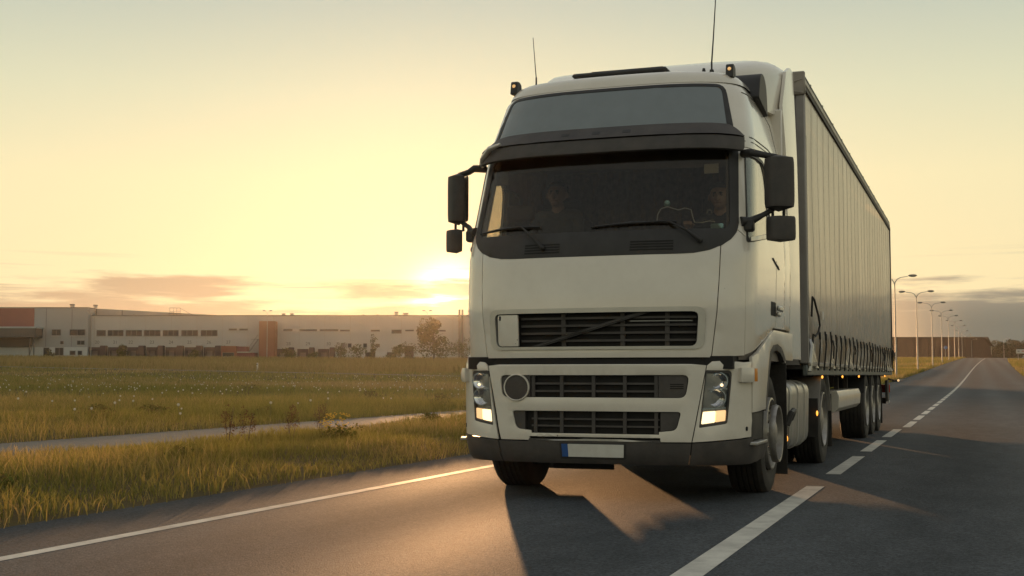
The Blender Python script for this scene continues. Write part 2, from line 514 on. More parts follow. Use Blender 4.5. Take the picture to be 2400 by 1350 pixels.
# ------------------------------------------------------------------ mesh helpers
class MB:
    def __init__(self):
        self.v, self.f = [], []

    def add(self, vs_, fs):
        n = len(self.v)
        self.v += [tuple(map(float, p)) for p in vs_]
        self.f += [tuple(i + n for i in f) for f in fs]
        return self

    def box(self, c, s, b=0.0, rz=0.0, rx=0.0):
        hx, hy, hz = s[0] / 2, s[1] / 2, s[2] / 2
        b = min(b, hx * .98, hy * .98, hz * .98)
        if b <= 0:
            vv = [(x, y, z) for x in (-hx, hx) for y in (-hy, hy) for z in (-hz, hz)]
            ff = [(0, 1, 3, 2), (4, 6, 7, 5), (0, 4, 5, 1), (2, 3, 7, 6), (0, 2, 6, 4), (1, 5, 7, 3)]
        else:
            vv, ff, idx = [], [], {}
            for sx in (-1, 1):
                for sy in (-1, 1):
                    for sz in (-1, 1):
                        for a in range(3):
                            ins = [b, b, b]
                            ins[a] = 0
                            idx[(sx, sy, sz, a)] = len(vv)
                            vv.append((sx * (hx - ins[0]), sy * (hy - ins[1]), sz * (hz - ins[2])))
            I = idx
            for s_ in (-1, 1):
                q = [(-1, -1), (1, -1), (1, 1), (-1, 1)]
                if s_ < 0:
                    q = q[::-1]
                ff.append(tuple(I[(s_, p, r, 0)] for p, r in q))
                ff.append(tuple(I[(r, s_, p, 1)] for p, r in q))
                ff.append(tuple(I[(p, r, s_, 2)] for p, r in q))
            for a in (-1, 1):
                for c_ in (-1, 1):
                    e = [I[(-1, a, c_, 1)], I[(1, a, c_, 1)], I[(1, a, c_, 2)], I[(-1, a, c_, 2)]]
                    ff.append(tuple(e))
                    ff.append((I[(a, -1, c_, 0)], I[(a, 1, c_, 0)], I[(a, 1, c_, 2)], I[(a, -1, c_, 2)]))
                    ff.append((I[(a, c_, -1, 0)], I[(a, c_, 1, 0)], I[(a, c_, 1, 1)], I[(a, c_, -1, 1)]))
            for sx in (-1, 1):
                for sy in (-1, 1):
                    for sz in (-1, 1):
                        ff.append(tuple(I[(sx, sy, sz, a)] for a in range(3)))
        if rx:
            vv = [(x, y * cos(rx) - z * sin(rx), y * sin(rx) + z * cos(rx)) for x, y, z in vv]
        if rz:
            vv = [(x * cos(rz) - y * sin(rz), x * sin(rz) + y * cos(rz), z) for x, y, z in vv]
        return self.add([(x + c[0], y + c[1], z + c[2]) for x, y, z in vv], ff)

    def tube(self, pts, r, seg=8, cap=True):
        pts = [Vector(p) for p in pts]
        rs = r if isinstance(r, (list, tuple)) else [r] * len(pts)
        vv, ff = [], []
        up = Vector((0, 0, 1))
        prev = None
        for i, p in enumerate(pts):
            d = (pts[min(i + 1, len(pts) - 1)] - pts[max(i - 1, 0)]).normalized()
            a = prev if prev else (up if abs(d.z) < .9 else Vector((1, 0, 0)))
            s = d.cross(a)
            s.normalize()
            t = s.cross(d).normalized()
            prev = t
            for k in range(seg):
                th = 2 * pi * k / seg
                vv.append(p + (s * cos(th) + t * sin(th)) * rs[i])
        for i in range(len(pts) - 1):
            for k in range(seg):
                k2 = (k + 1) % seg
                ff.append((i * seg + k, i * seg + k2, (i + 1) * seg + k2, (i + 1) * seg + k))
        if cap:
            ff.append(tuple(range(seg))[::-1])
            ff.append(tuple((len(pts) - 1) * seg + k for k in range(seg)))
        return self.add(vv, ff)

    def lathe(self, prof, c=(0, 0, 0), axis='x', seg=40, a0=0.0, a1=2 * pi, closed=False):
        """prof: (offset along axis, radius)"""
        vv, ff = [], []
        full = abs(a1 - a0 - 2 * pi) < 1e-6
        n = seg if full else seg + 1
        for (h, r) in prof:
            for k in range(n):
                th = a0 + (a1 - a0) * k / seg
                if axis == 'x':
                    vv.append((c[0] + h, c[1] + r * cos(th), c[2] + r * sin(th)))
                elif axis == 'y':
                    vv.append((c[0] + r * cos(th), c[1] + h, c[2] + r * sin(th)))
                else:
                    vv.append((c[0] + r * cos(th), c[1] + r * sin(th), c[2] + h))
        m = len(prof)
        for i in range(m if closed else m - 1):
            j = (i + 1) % m
            for k in range(n if full else n - 1):
                k2 = (k + 1) % n
                ff.append((i * n + k, i * n + k2, j * n + k2, j * n + k))
        return self.add(vv, ff)

    def prism(self, poly, a, b, plane='yz'):
        """poly in a plane, extruded between a and b along the remaining axis"""
        n = len(poly)
        put = {'yz': lambda p, h: (h, p[0], p[1]), 'xz': lambda p, h: (p[0], h, p[1]), 'xy': lambda p, h: (p[0], p[1], h)}[plane]
        vv = [put(p, a) for p in poly] + [put(p, b) for p in poly]
        ff = [tuple(range(n))[::-1], tuple(range(n, 2 * n))]
        ff += [(i, (i + 1) % n, n + (i + 1) % n, n + i) for i in range(n)]
        return self.add(vv, ff)

    def loft(self, rings, cap=True, closed=True):
        n = len(rings[0])
        vv = [p for r in rings for p in r]
        ff = []
        for i in range(len(rings) - 1):
            for k in range(n if closed else n - 1):
                k2 = (k + 1) % n
                ff.append((i * n + k, i * n + k2, (i + 1) * n + k2, (i + 1) * n + k))
        if cap and closed:
            ff.append(tuple(range(n))[::-1])
            ff.append(tuple((len(rings) - 1) * n + k for k in range(n)))
        return self.add(vv, ff)

    def sphere(self, c, r, seg=12, rings=8, sc=(1, 1, 1)):
        vv, ff = [], []
        for i in range(rings + 1):
            t = pi * i / rings
            for k in range(seg):
                p = 2 * pi * k / seg
                vv.append((c[0] + r * sc[0] * sin(t) * cos(p), c[1] + r * sc[1] * sin(t) * sin(p), c[2] + r * sc[2] * cos(t)))
        for i in range(rings):
            for k in range(seg):
                k2 = (k + 1) % seg
                ff.append((i * seg + k, i * seg + k2, (i + 1) * seg + k2, (i + 1) * seg + k))
        return self.add(vv, ff)

    def build(self, name, m, parent=None, smooth=38, bevel=0.0):
        me = bpy.data.meshes.new(name)
        me.from_pydata(self.v, [], self.f)
        bm = bmesh.new()
        bm.from_mesh(me)
        bmesh.ops.remove_doubles(bm, verts=bm.verts, dist=1e-5)
        bmesh.ops.recalc_face_normals(bm, faces=bm.faces)
        bm.to_mesh(me)
        bm.free()
        me.materials.append(M[m])
        if smooth:
            me.polygons.foreach_set('use_smooth', [True] * len(me.polygons))
            me.set_sharp_from_angle(angle=radians(smooth))
        o = link(name, me, parent)
        if bevel:
            b = o.modifiers.new('bevel', 'BEVEL')
            b.width = bevel
            b.segments = 2
            b.limit_method = 'ANGLE'
        return o


def link(name, me, parent=None):
    o = bpy.data.objects.new(name, me)
    COL.objects.link(o)
    if parent is not None:
        o.parent = parent
        top = parent
        while top.parent:
            top = top.parent
        if parent.parent is None:
            if not parent.get('_local'):
                o.matrix_parent_inverse = Matrix.Translation(parent.location).inverted()
    return o


def tag(o, label, cat, group=None):
    o['label'] = label
    o['category'] = cat
    if group:
        o['group'] = group
    return o


def thing(name, label, cat, loc=(0, 0, 0), group=None, rz=0.0, local=False):
    o = bpy.data.objects.new(name, None)
    COL.objects.link(o)
    o.location = loc
    o.rotation_euler = (0, 0, rz)
    o.empty_display_size = 0.2
    if local:
        o['_local'] = 1
    return tag(o, label, cat, group)


def struct(name, mb, m, parent=None, smooth=0):
    o = mb.build(name, m, parent, smooth)
    if parent is None:
        o['kind'] = 'structure'
    return o


def rpoly(pts, r, n=4):
    """round the corners of a polygon"""
    out = []
    N = len(pts)
    rs = r if isinstance(r, (list, tuple)) else [r] * N
    for i in range(N):
        p, a, b = Vector(pts[i]), Vector(pts[i - 1]), Vector(pts[(i + 1) % N])
        if rs[i] <= 0:
            out.append(tuple(p))
            continue
        da, db = (a - p), (b - p)
        t = min(rs[i], da.length * .48, db.length * .48)
        A, B = p + da.normalized() * t, p + db.normalized() * t
        for k in range(n + 1):
            s = k / n
            out.append(tuple((1 - s) ** 2 * A + 2 * s * (1 - s) * p + s * s * B))
    return out


def inside(p, poly):
    x, y = p
    c = False
    j = len(poly) - 1
    for i in range(len(poly)):
        xi, yi = poly[i]
        xj, yj = poly[j]
        if (yi > y) != (yj > y) and x < (xj - xi) * (y - yi) / (yj - yi) + xi:
            c = not c
        j = i
    return c


def fill2d(outer, holes, step):
    pts, edges = [], []
    for loop in [outer] + holes:
        q = []
        for i in range(len(loop)):
            a, b = Vector(loop[i]), Vector(loop[(i + 1) % len(loop)])
            k = max(1, int(math.ceil((b - a).length / step)))
            q += [a.lerp(b, t / k) for t in range(k)]
        n = len(pts)
        pts += q
        edges += [(n + i, n + (i + 1) % len(q)) for i in range(len(q))]
    xs = [p[0] for p in outer]
    ys = [p[1] for p in outer]
    x = min(xs) + step * .5
    while x < max(xs):
        y = min(ys) + step * .5
        while y < max(ys):
            if inside((x, y), outer) and not any(inside((x, y), h) for h in holes):
                pts.append(Vector((x, y)))
            y += step
        x += step
    V, E, F, *_ = delaunay_2d_cdt(pts, edges, [], 0, 1e-5)
    fs = []
    for f in F:
        c = sum((V[i] for i in f), Vector((0, 0))) / len(f)
        if inside(c, outer) and not any(inside(c, h) for h in holes):
            fs.append(tuple(f))
    return V, fs


def patch(mb, surf, outer, holes=(), off=0.0, th=0.02, step=0.07, lip=0.004):
    """solid panel lying on a wrap surface"""
    V, F = fill2d(list(outer), [list(h) for h in holes], step)
    of = off if callable(off) else (lambda u, z: off)
    used = sorted({i for f in F for i in f})
    ix = {v: i for i, v in enumerate(used)}
    ec = {}
    for f in F:
        for k in range(len(f)):
            e = (f[k], f[(k + 1) % len(f)])
            key = tuple(sorted(e))
            ec.setdefault(key, []).append(e)
    bnd = [v[0] for v in ec.values() if len(v) == 1]
    bv = {i for e in bnd for i in e}
    n = len(used)
    front, back = [], []
    for i in used:
        u, z = V[i]
        o_ = of(u, z)
        front.append(surf.P(u, z, o_ - (lip if i in bv else 0)))
        back.append(surf.P(u, z, o_ - th))
    fs = [tuple(ix[i] for i in f) for f in F]
    fs += [tuple(ix[i] + n for i in f)[::-1] for f in F]
    fs += [(ix[a], ix[b], ix[b] + n, ix[a] + n) for a, b in bnd]
    return mb.add(front + back, fs)


class Surf:
    """vertical-ish wrap surface: u = distance round the nose from the centre line, z = height"""
    def __init__(s,tab,D,n,Wr,flare=0.0):
        s.z=[t[0] for t in tab];s.W=[t[1] for t in tab];s.yf=[t[2] for t in tab];s.D=D;s.n=n;s.flare=flare
        ph=np.linspace(0,np.pi/2,4001);x=Wr*np.sin(ph)**(2/n);y=D*(1-np.cos(ph)**(2/n))
        s.arc=np.concatenate([[0],np.cumsum(np.hypot(np.diff(x),np.diff(y)))]);s.ph=ph;s.Uf=s.arc[-1]
    def pt(s,u,z):
        W=np.interp(z,s.z,s.W);yf=np.interp(z,s.z,s.yf);a=abs(u)
        if a<s.Uf:
            p=np.interp(a,s.arc,s.ph);x=W*np.sin(p)**(2/s.n);y=yf+s.D*(1-max(np.cos(p),0)**(2/s.n))
        else:
            x=W+s.flare*(1-np.exp(-(a-s.Uf)/.6));y=yf+s.D+a-s.Uf
        return np.array([x if u>=0 else -x,y,z])
    def P(s,u,z,off=0.0):
        p=s.pt(u,z)
        if off:
            e=.01;du=s.pt(u+e,z)-s.pt(u-e,z);dz=s.pt(u,z+e)-s.pt(u,z-e)
            nn=np.cross(du,dz);p=p+nn/np.linalg.norm(nn)*off
        return p
    def ux(s,x,z):
        W=np.interp(z,s.z,s.W);r=min(abs(x)/W,1.0);ph=np.arcsin(r**(s.n/2));u=np.interp(ph,s.ph,s.arc)
        return u if x>=0 else -u
    def uy(s,y,z):
        yf=np.interp(z,s.z,s.yf);t=y-yf-s.D
        if t>=0: return s.Uf+t
        c=(1-(y-yf)/s.D);ph=np.arccos(max(c,0)**(s.n/2));return np.interp(ph,s.ph,s.arc)
CAB = Surf([(1.1,1.215,.06),(1.55,1.23,.05),(1.97,1.235,.09),(2.15,1.23,.14),(2.8,1.19,.37),(3.05,1.155,.46),(3.40,1.085,.62),(3.52,1.03,.72),(3.6,.95,.85)],.62,3.0,1.22,.02)
BUM = Surf([(.28,1.16,.06),(.34,1.2,.02),(.5,1.235,0),(1.09,1.24,.01),(1.15,1.235,.03)],.66,3.0,1.24,.01)
# ------------------------------------------------------------------ tractor unit
truck = thing('tractor_truck', 'white high-roof tractor unit with round black disc on its grille, pulling a curtain trailer', 'truck')


def panel(name, outer, m, parent=truck, surf=CAB, **kw):
    return patch(MB(), surf, outer, **kw).build(name, m, parent)


def mir(poly):
    return [(-u, z) for u, z in poly][::-1]


def cu(x, z, s=CAB):
    return (s.ux(x, z), z)


def cy(y, z, s=CAB):
    return (s.uy(y, z), z)


# ---- glazing outlines (u, z)
WS = rpoly([(-1.085, 2.165), (1.085, 2.165), (1.075, 2.86), (-1.075, 2.86)], 0.07)
DW = rpoly([(1.27, 2.085), (2.04, 2.20), (1.99, 2.48), (1.90, 2.70), (1.76, 2.80), (1.245, 2.80)], [0.03, 0.04, 0.05, 0.12, 0.06, 0.02])
_c = [(0.62, 1.960), (0.80, 1.967), (0.92, 1.990), (1.02, 2.030), (1.095, 2.080), (1.145, 2.140), (1.166, 2.215), (1.166, 2.875)]
COWL = _c + [(-u, z) for u, z in _c[::-1]]
# ---- inner shell that closes the cab behind the panel gaps
shell = panel('cab_shell', [(-3.25, 1.13), (3.25, 1.13), (3.25, 3.46), (-3.25, 3.46)], 'interior', holes=[WS, DW, mir(DW), [(-0.93, 1.18), (0.93, 1.18), (0.93, 1.58), (-0.93, 1.58)]], off=-0.035, th=0.03, step=0.11)
mb = MB()
mb.box((0, 2.33, 2.3), (2.4, 0.05, 2.4), 0.01)
mb.build('rear_wall', 'white', truck)
MB().box((0, 1.35, 1.22), (2.3, 1.9, 0.05)).build('floor_panel', 'interior', truck)
MB().box((0, 1.45, 2.98), (2.1, 1.6, 0.03)).build('ceiling_liner', 'interior', truck)
# ---- front panel with the main grille opening
GR = rpoly([(-0.885, 1.215), (0.885, 1.215), (0.90, 1.545), (-0.90, 1.545)], 0.075)
GRI = rpoly([(-0.832, 1.238), (0.832, 1.238), (0.845, 1.508), (-0.845, 1.508)], 0.05)
hood = panel('front_panel', [(-0.945, 1.150), (0.945, 1.150), (0.985, 1.50), (1.0, 1.80), (1.008, 2.055), (0.80, 1.99), (-0.80, 1.99), (-1.008, 2.055), (-1.0, 1.80), (-0.985, 1.50)], 'white', holes=[GR])
panel('grille_surround', GR, 'silver', hood, holes=[GRI], off=0.012, th=0.05, lip=0.0, step=0.06)
panel('grille_backing', [(-0.9, 1.2), (0.9, 1.2), (0.9, 1.56), (-0.9, 1.56)], 'dark', hood, off=-0.075, th=0.01)
for z in (1.285, 1.345, 1.405, 1.465):
    panel('grille_slat_or_glint', [(-0.62, z - .009), (0.835, z - .009), (0.835, z + .009), (-0.62, z + .009)], 'grey_plastic', hood, off=-0.035, th=0.03, step=0.12)
for x in (-0.25, 0.24, 0.60):
    panel('grille_upright', [(x - .018, 1.24), (x + .018, 1.24), (x + .018, 1.505), (x - .018, 1.505)], 'grey_plastic', hood, off=-0.045, th=0.03, step=0.1)
for x0, x1 in ((0.52, 0.80), (0.30, 0.52)):
    panel('grille_slat_or_glint', [(x0, 1.432), (x1, 1.432), (x1, 1.440), (x0, 1.440)], 'lamp_bowl', hood, off=-0.028, th=0.01, step=0.12)  # pale strips put in as highlight lines on the grille, not real slats
panel('diagonal_bar', [(-0.52, 1.242), (-0.42, 1.242), (0.47, 1.505), (0.37, 1.505)], 'plastic', hood, off=-0.012, th=0.03, step=0.1)
panel('diagonal_bar', [(-0.485, 1.242), (-0.468, 1.242), (0.427, 1.505), (0.41, 1.505)], 'grey_plastic', hood, off=-0.008, th=0.01, step=0.1)
panel('cover_flap', rpoly([(-0.822, 1.245), (-0.63, 1.245), (-0.63, 1.50), (-0.822, 1.50)], [.04, .01, .01, .02]), 'bumper_white', hood, off=0.004, th=0.02)
panel('flap_latch', rpoly([(-0.805, 1.455), (-0.788, 1.455), (-0.785, 1.49), (-0.805, 1.492)], 0.006), 'plastic', hood, off=0.009, th=0.008, step=0.02)
for k in range(3):
    panel('paint_chip', rpoly([(-0.66 + k * .008, 1.265 + k * .014), (-0.648 + k * .008, 1.265 + k * .014), (-0.65 + k * .006, 1.275 + k * .014)], 0.003), 'plastic', hood, off=0.0065, th=0.004, step=0.02)
# ---- corner panels beside the front panel
CORN = [(0.953, 1.150), (1.248, 1.166), (1.248, 2.10), (1.150, 2.16), (1.03, 2.07), (1.016, 2.06), (1.008, 1.80), (0.993, 1.50)]
for p in (CORN, mir(CORN)):
    panel('corner_panel', p, 'white')
# ---- black windscreen surround and cowl
cowl = panel('windscreen_surround', COWL, 'plastic', holes=[WS], off=0.004, th=0.02)
for x0, x1 in ((-0.58, -0.28), (0.30, 0.64)):
    for k in range(4):
        z = 1.995 + k * 0.022
        panel('cowl_vent', [(x0, z), (x1, z), (x1, z + .010), (x0, z + .010)], 'dark', cowl, off=0.009, th=0.006, step=0.15, lip=0.001)
panel('windscreen', rpoly([(-1.09, 2.16), (1.09, 2.16), (1.08, 2.865), (-1.08, 2.865)], 0.07), 'screen', off=-0.004, th=0.005, lip=0.0)
# ---- windscreen pillars
PIL = [(1.150, 2.168), (1.246, 2.108), (1.226, 2.875), (1.150, 2.875)]
for p in (PIL, mir(PIL)):
    panel('windscreen_pillar', p, 'white', step=0.06)
# ---- doors
DOOR = [(1.255, 1.172), (2.18, 1.383), (2.24, 1.412), (2.9, 1.418), (2.88, 2.0), (2.70, 2.873), (1.234, 2.873), (1.246, 2.10)]
RING = rpoly([(1.25, 2.06), (2.075, 2.178), (2.025, 2.49), (1.93, 2.725), (1.77, 2.832), (1.238, 2.832)], [0.03, 0.04, 0.05, 0.12, 0.06, 0.02])
for s in (1, -1):
    g = (lambda p: p) if s > 0 else mir
    door = panel('door', g(DOOR), 'white', holes=[g(DW)])
    panel('door_window', g([(u, z) for u, z in DW]), 'sideglass', door, off=-0.012, th=0.004, lip=0.0)
    panel('window_frame', g(RING), 'plastic', door, holes=[g(DW)], off=0.004, th=0.01, step=0.05, lip=0.002)
    panel('window_sill', g([(1.30, 2.075), (2.03, 2.178), (2.025, 2.212), (1.30, 2.108)]), 'silver', door, off=0.012, th=0.02, step=0.08)
    hp = rpoly([(2.10, 1.515), (2.36, 1.515), (2.36, 1.635), (2.10, 1.635)], 0.02)
    h = panel('door_handle', g(hp), 'dark', door, off=0.005, th=0.006, step=0.06)
    mb = MB()
    c = CAB.P(s * 2.42, 1.585, 0.03)
    mb.box((c[0], c[1], c[2]), (0.03, 0.24, 0.05), 0.012)
    mb.box((c[0] - s * .015, c[1], c[2] - .05), (0.03, 0.12, 0.04), 0.012)
    mb.build('handle_grip', 'silver', h)
    panel('door_crease', g([(2.36, 1.42), (2.366, 1.42), (2.366, 2.0), (2.36, 2.0)]), 'silver', door, off=0.0035, th=0.004, step=0.2, lip=0.0015)
    panel('marker_fin', g([(2.16, 2.00), (2.50, 1.93), (2.50, 1.937), (2.16, 2.012)]), 'plastic', door, off=0.012, th=0.014, step=0.1)
    panel('rear_quarter_panel', g([(2.91, 1.418), (3.26, 1.418), (3.24, 2.0), (3.08, 2.873), (2.71, 2.873), (2.89, 2.0)]), 'white')
# ---- upper body, visor, sign panel
upper = panel('upper_body', [(-3.08, 2.88), (3.08, 2.88), (2.95, 3.16), (2.80, 3.463), (-2.80, 3.463), (-2.95, 3.16)], 'white', th=0.025)
for s in (1, -1):
    g = (lambda p: p) if s > 0 else mir
    panel('drip_rail', g([(1.22, 2.965), (2.10, 2.99), (3.02, 2.93), (3.02, 2.938), (2.10, 3.0), (1.22, 2.974)]), 'plastic', upper, off=0.005, th=0.008, step=0.15, lip=0.002)
    panel('drip_rail', g([(1.235, 2.925), (2.10, 2.955), (2.9, 2.90), (2.9, 2.905), (2.10, 2.962), (1.235, 2.932)]), 'plastic', upper, off=0.005, th=0.008, step=0.15, lip=0.002)
    panel('roof_seam', g([(1.30, 3.385), (1.9, 3.40), (2.45, 3.30), (2.62, 3.05), (2.628, 3.05), (2.458, 3.306), (1.9, 3.407), (1.30, 3.392)]), 'plastic', upper, off=0.003, th=0.006, step=0.1, lip=0.001)
UWO = rpoly([(-1.165, 3.03), (1.135, 3.03), (1.10, 3.435), (-1.10, 3.435)], [0.03, 0.03, 0.09, 0.09])
UWI = rpoly([(-1.105, 3.02), (1.075, 3.02), (1.062, 3.405), (-1.062, 3.405)], [0.03, 0.03, 0.06, 0.06])
UWI2 = [(u, max(z, 3.035)) for u, z in UWI]
panel('sign_frame', UWO, 'plastic', upper, holes=[UWI2], off=0.010, th=0.012)
panel('sign_panel', UWI2, 'pane', upper, off=0.004, th=0.006, lip=0.002)
panel('sun_visor', rpoly([(-1.215, 2.798), (1.165, 2.798), (1.175, 2.912), (-1.205, 2.912)], [.03, .03, .005, .005]), 'grey_plastic', off=lambda u, z: 0.105 - 0.06 * max(0, abs(u) - .95), th=0.035, lip=0.008)
panel('visor_fairing', rpoly([(-1.205, 2.918), (1.175, 2.918), (1.155, 3.0), (1.10, 3.062), (-1.12, 3.062), (-1.18, 3.0)], [.004, .004, .03, .03, .03, .03]), 'grey_plastic', off=lambda u, z: 0.11 - (z - 2.918) * 0.62 - 0.06 * max(0, abs(u) - .95), th=0.03, lip=0.006)
for x in (-0.33, -0.05, 0.22):
    panel('visor_lamp_blank', rpoly([(x - .035, 2.965), (x + .035, 2.965), (x + .035, 3.005), (x - .035, 3.005)], .008), 'plastic', off=lambda u, z: 0.114 - (z - 2.918) * 0.62, th=0.008, step=0.04, lip=0.002)
# ---- roof cap
us = np.linspace(-2.80, 2.80, 65)
rings = []
for k, dz in ((0, 0), (.02, .045), (.05, .080), (.10, .105), (.2, .125), (.4, .145), (.7, .158), (1.0, .165)):
    ring = []
    for u in us:
        p = CAB.P(u, 3.455)
        q = np.array([0.0, max(p[1], 1.35), 0])
        w = p * (1 - k) + q * k
        ring.append((w[0], min(w[1], 2.3), 3.455 + dz + 0.035 * max(0, w[1] - .7)))
    rings.append(ring)
mb = MB()
mb.loft(rings, cap=False, closed=False)
roof = mb.build('roof', 'white', truck, smooth=60)
mb = MB()
mb.box((-0.02, 1.30, 3.655), (0.86, 0.62, 0.04), 0.016)
mb.box((0.04, 1.30, 3.680), (0.66, 0.52, 0.022), 0.010)
mb.build('roof_hatch', 'plastic', roof)
# roof air deflector
rings = []
for y, w, zt, rr in ((1.30, 0.62, 3.60, .05), (1.55, 0.84, 3.735, .10), (1.85, 1.0, 3.86, .14), (2.15, 1.10, 3.95, .16), (2.45, 1.17, 4.0, .16), (2.78, 1.20, 4.015, .14)):
    ring = []
    for s in (-1, 1):
        pts = [(w, 3.45), (w, zt - rr), (w - rr * .08, zt - rr * .6), (w - rr * .3, zt - rr * .28), (w - rr * .7, zt - rr * .07), (w - rr * 1.3, zt), (w * .5, zt + .012)]
        pts = [(s * x, y, z) for x, z in pts]
        ring += pts if s < 0 else pts[::-1]
    rings.append(ring)
MB().loft(rings).build('roof_deflector', 'white', truck, smooth=50)
for s in (1, -1):
    sec = rpoly([(1.36, 3.42), (1.86, 3.34), (1.80, 3.60), (1.66, 3.69), (1.46, 3.66)], [.03, .03, .10, .10, .10])
    MB().prism(sec, s * 0.82, s * 1.14).build('deflector_side_lamp', 'plastic', truck, smooth=45, bevel=0.012)
# side fairings behind the doors
for s in (1, -1):
    rings = []
    for y, x in ((2.37, 1.235), (2.55, 1.25), (2.75, 1.258), (2.95, 1.262)):
        zt = 3.55 + 0.44 * min(1, (y - 2.37) / .25) ** .6
        xt = x - .035
        rings.append([(s * x, y, 1.16), (s * x, y, 2.4), (s * (x - .008), y, 3.1), (s * xt, y, zt), (s * (xt - .03), y, zt), (s * (x - .04), y, 3.1), (s * (x - .035), y, 2.4), (s * (x - .035), y, 1.16)])
    MB().loft(rings).build('side_fairing', 'white', truck, smooth=30)
# ---- bumper
MG = rpoly([(-0.765, 0.835), (0.755, 0.835), (0.785, 1.012), (-0.79, 1.012)], 0.05)
LG = rpoly([(-0.50, 0.552), (0.55, 0.552), (0.55, 0.572), (0.685, 0.585), (0.722, 0.728), (-0.672, 0.728), (-0.635, 0.585), (-0.50, 0.572)], [.0, .0, .0, .04, .03, .03, .04, .0])
bum = panel('bumper', [(-0.778, 0.495), (-0.515, 0.495), (-0.515, 0.525), (0.56, 0.525), (0.56, 0.495), (0.800, 0.495), (0.915, 1.088), (0.80, 1.098), (-0.80, 1.098), (-0.905, 1.088)], 'bumper_white', surf=BUM, holes=[MG, LG])
panel('grille_backing', [(-0.85, 0.5), (0.85, 0.5), (0.88, 1.06), (-0.88, 1.06)], 'dark', bum, surf=BUM, off=-0.06, th=0.01)
for z in (0.885, 0.945):
    panel('grille_slat_or_glint', [(-0.51, z - .008), (0.545, z - .008), (0.545, z + .008), (-0.51, z + .008)], 'grey_plastic', bum, surf=BUM, off=-0.022, th=0.025, step=0.12)
for x in (-0.49, -0.245, 0.02, 0.275, 0.525):
    panel('grille_upright', [(x - .014, .84), (x + .014, .84), (x + .014, 1.008), (x - .014, 1.008)], 'grey_plastic', bum, surf=BUM, off=-0.018, th=0.025, step=0.1)
panel('grille_end', rpoly([(0.545, 0.84), (0.75, 0.84), (0.778, 1.008), (0.545, 1.008)], [.0, .04, .04, .0]), 'grey_plastic', bum, surf=BUM, off=-0.014, th=0.03)
for k in range(3):
    z = 0.905 + k * .016
    panel('vent_slot', [(0.635, z), (0.74, z), (0.74, z + .007), (0.635, z + .007)], 'dark', bum, surf=BUM, off=-0.011, th=0.006, step=0.08, lip=0.0)
panel('grille_end', rpoly([(-0.515, 0.84), (-0.515, 1.008), (-0.785, 1.008), (-0.76, 0.84)], [.0, .0, .04, .04]), 'grey_plastic', bum, surf=BUM, off=-0.014, th=0.03)
for z in (0.61, 0.665):
    panel('grille_slat_or_glint', [(-0.505, z - .007), (0.55, z - .007), (0.55, z + .007), (-0.505, z + .007)], 'grey_plastic', bum, surf=BUM, off=-0.024, th=0.02, step=0.12)
for x in (-0.47, -0.245, 0.02, 0.275, 0.525):
    panel('grille_upright', [(x - .014, .556), (x + .014, .556), (x + .014, .724), (x - .014, .724)], 'grey_plastic', bum, surf=BUM, off=-0.02, th=0.02, step=0.1)
for s in (1, -1):
    g = (lambda p: p) if s > 0 else mir
    panel('grille_end', g(rpoly([(0.56, 0.578), (0.68, 0.59), (0.715, 0.723), (0.56, 0.723)], [.0, .035, .03, .0])), 'grey_plastic', bum, surf=BUM, off=-0.014, th=0.03)
# round disc covering the left end of the middle grille
mb = MB()
c = BUM.P(-0.625, 0.912, 0.0)
mb.lathe([(0.03, 0.0), (-0.012, 0.0), (-0.012, 0.098), (0.03, 0.098)], c, 'y', 40)
disc = mb.build('round_disc', 'grey_plastic', truck, smooth=30)
mb = MB()
mb.lathe([(0.03, 0.098), (-0.018, 0.098), (-0.022, 0.103), (-0.018, 0.108), (0.03, 0.108)], c, 'y', 40)
mb.build('disc_rim', 'bumper_white', disc)
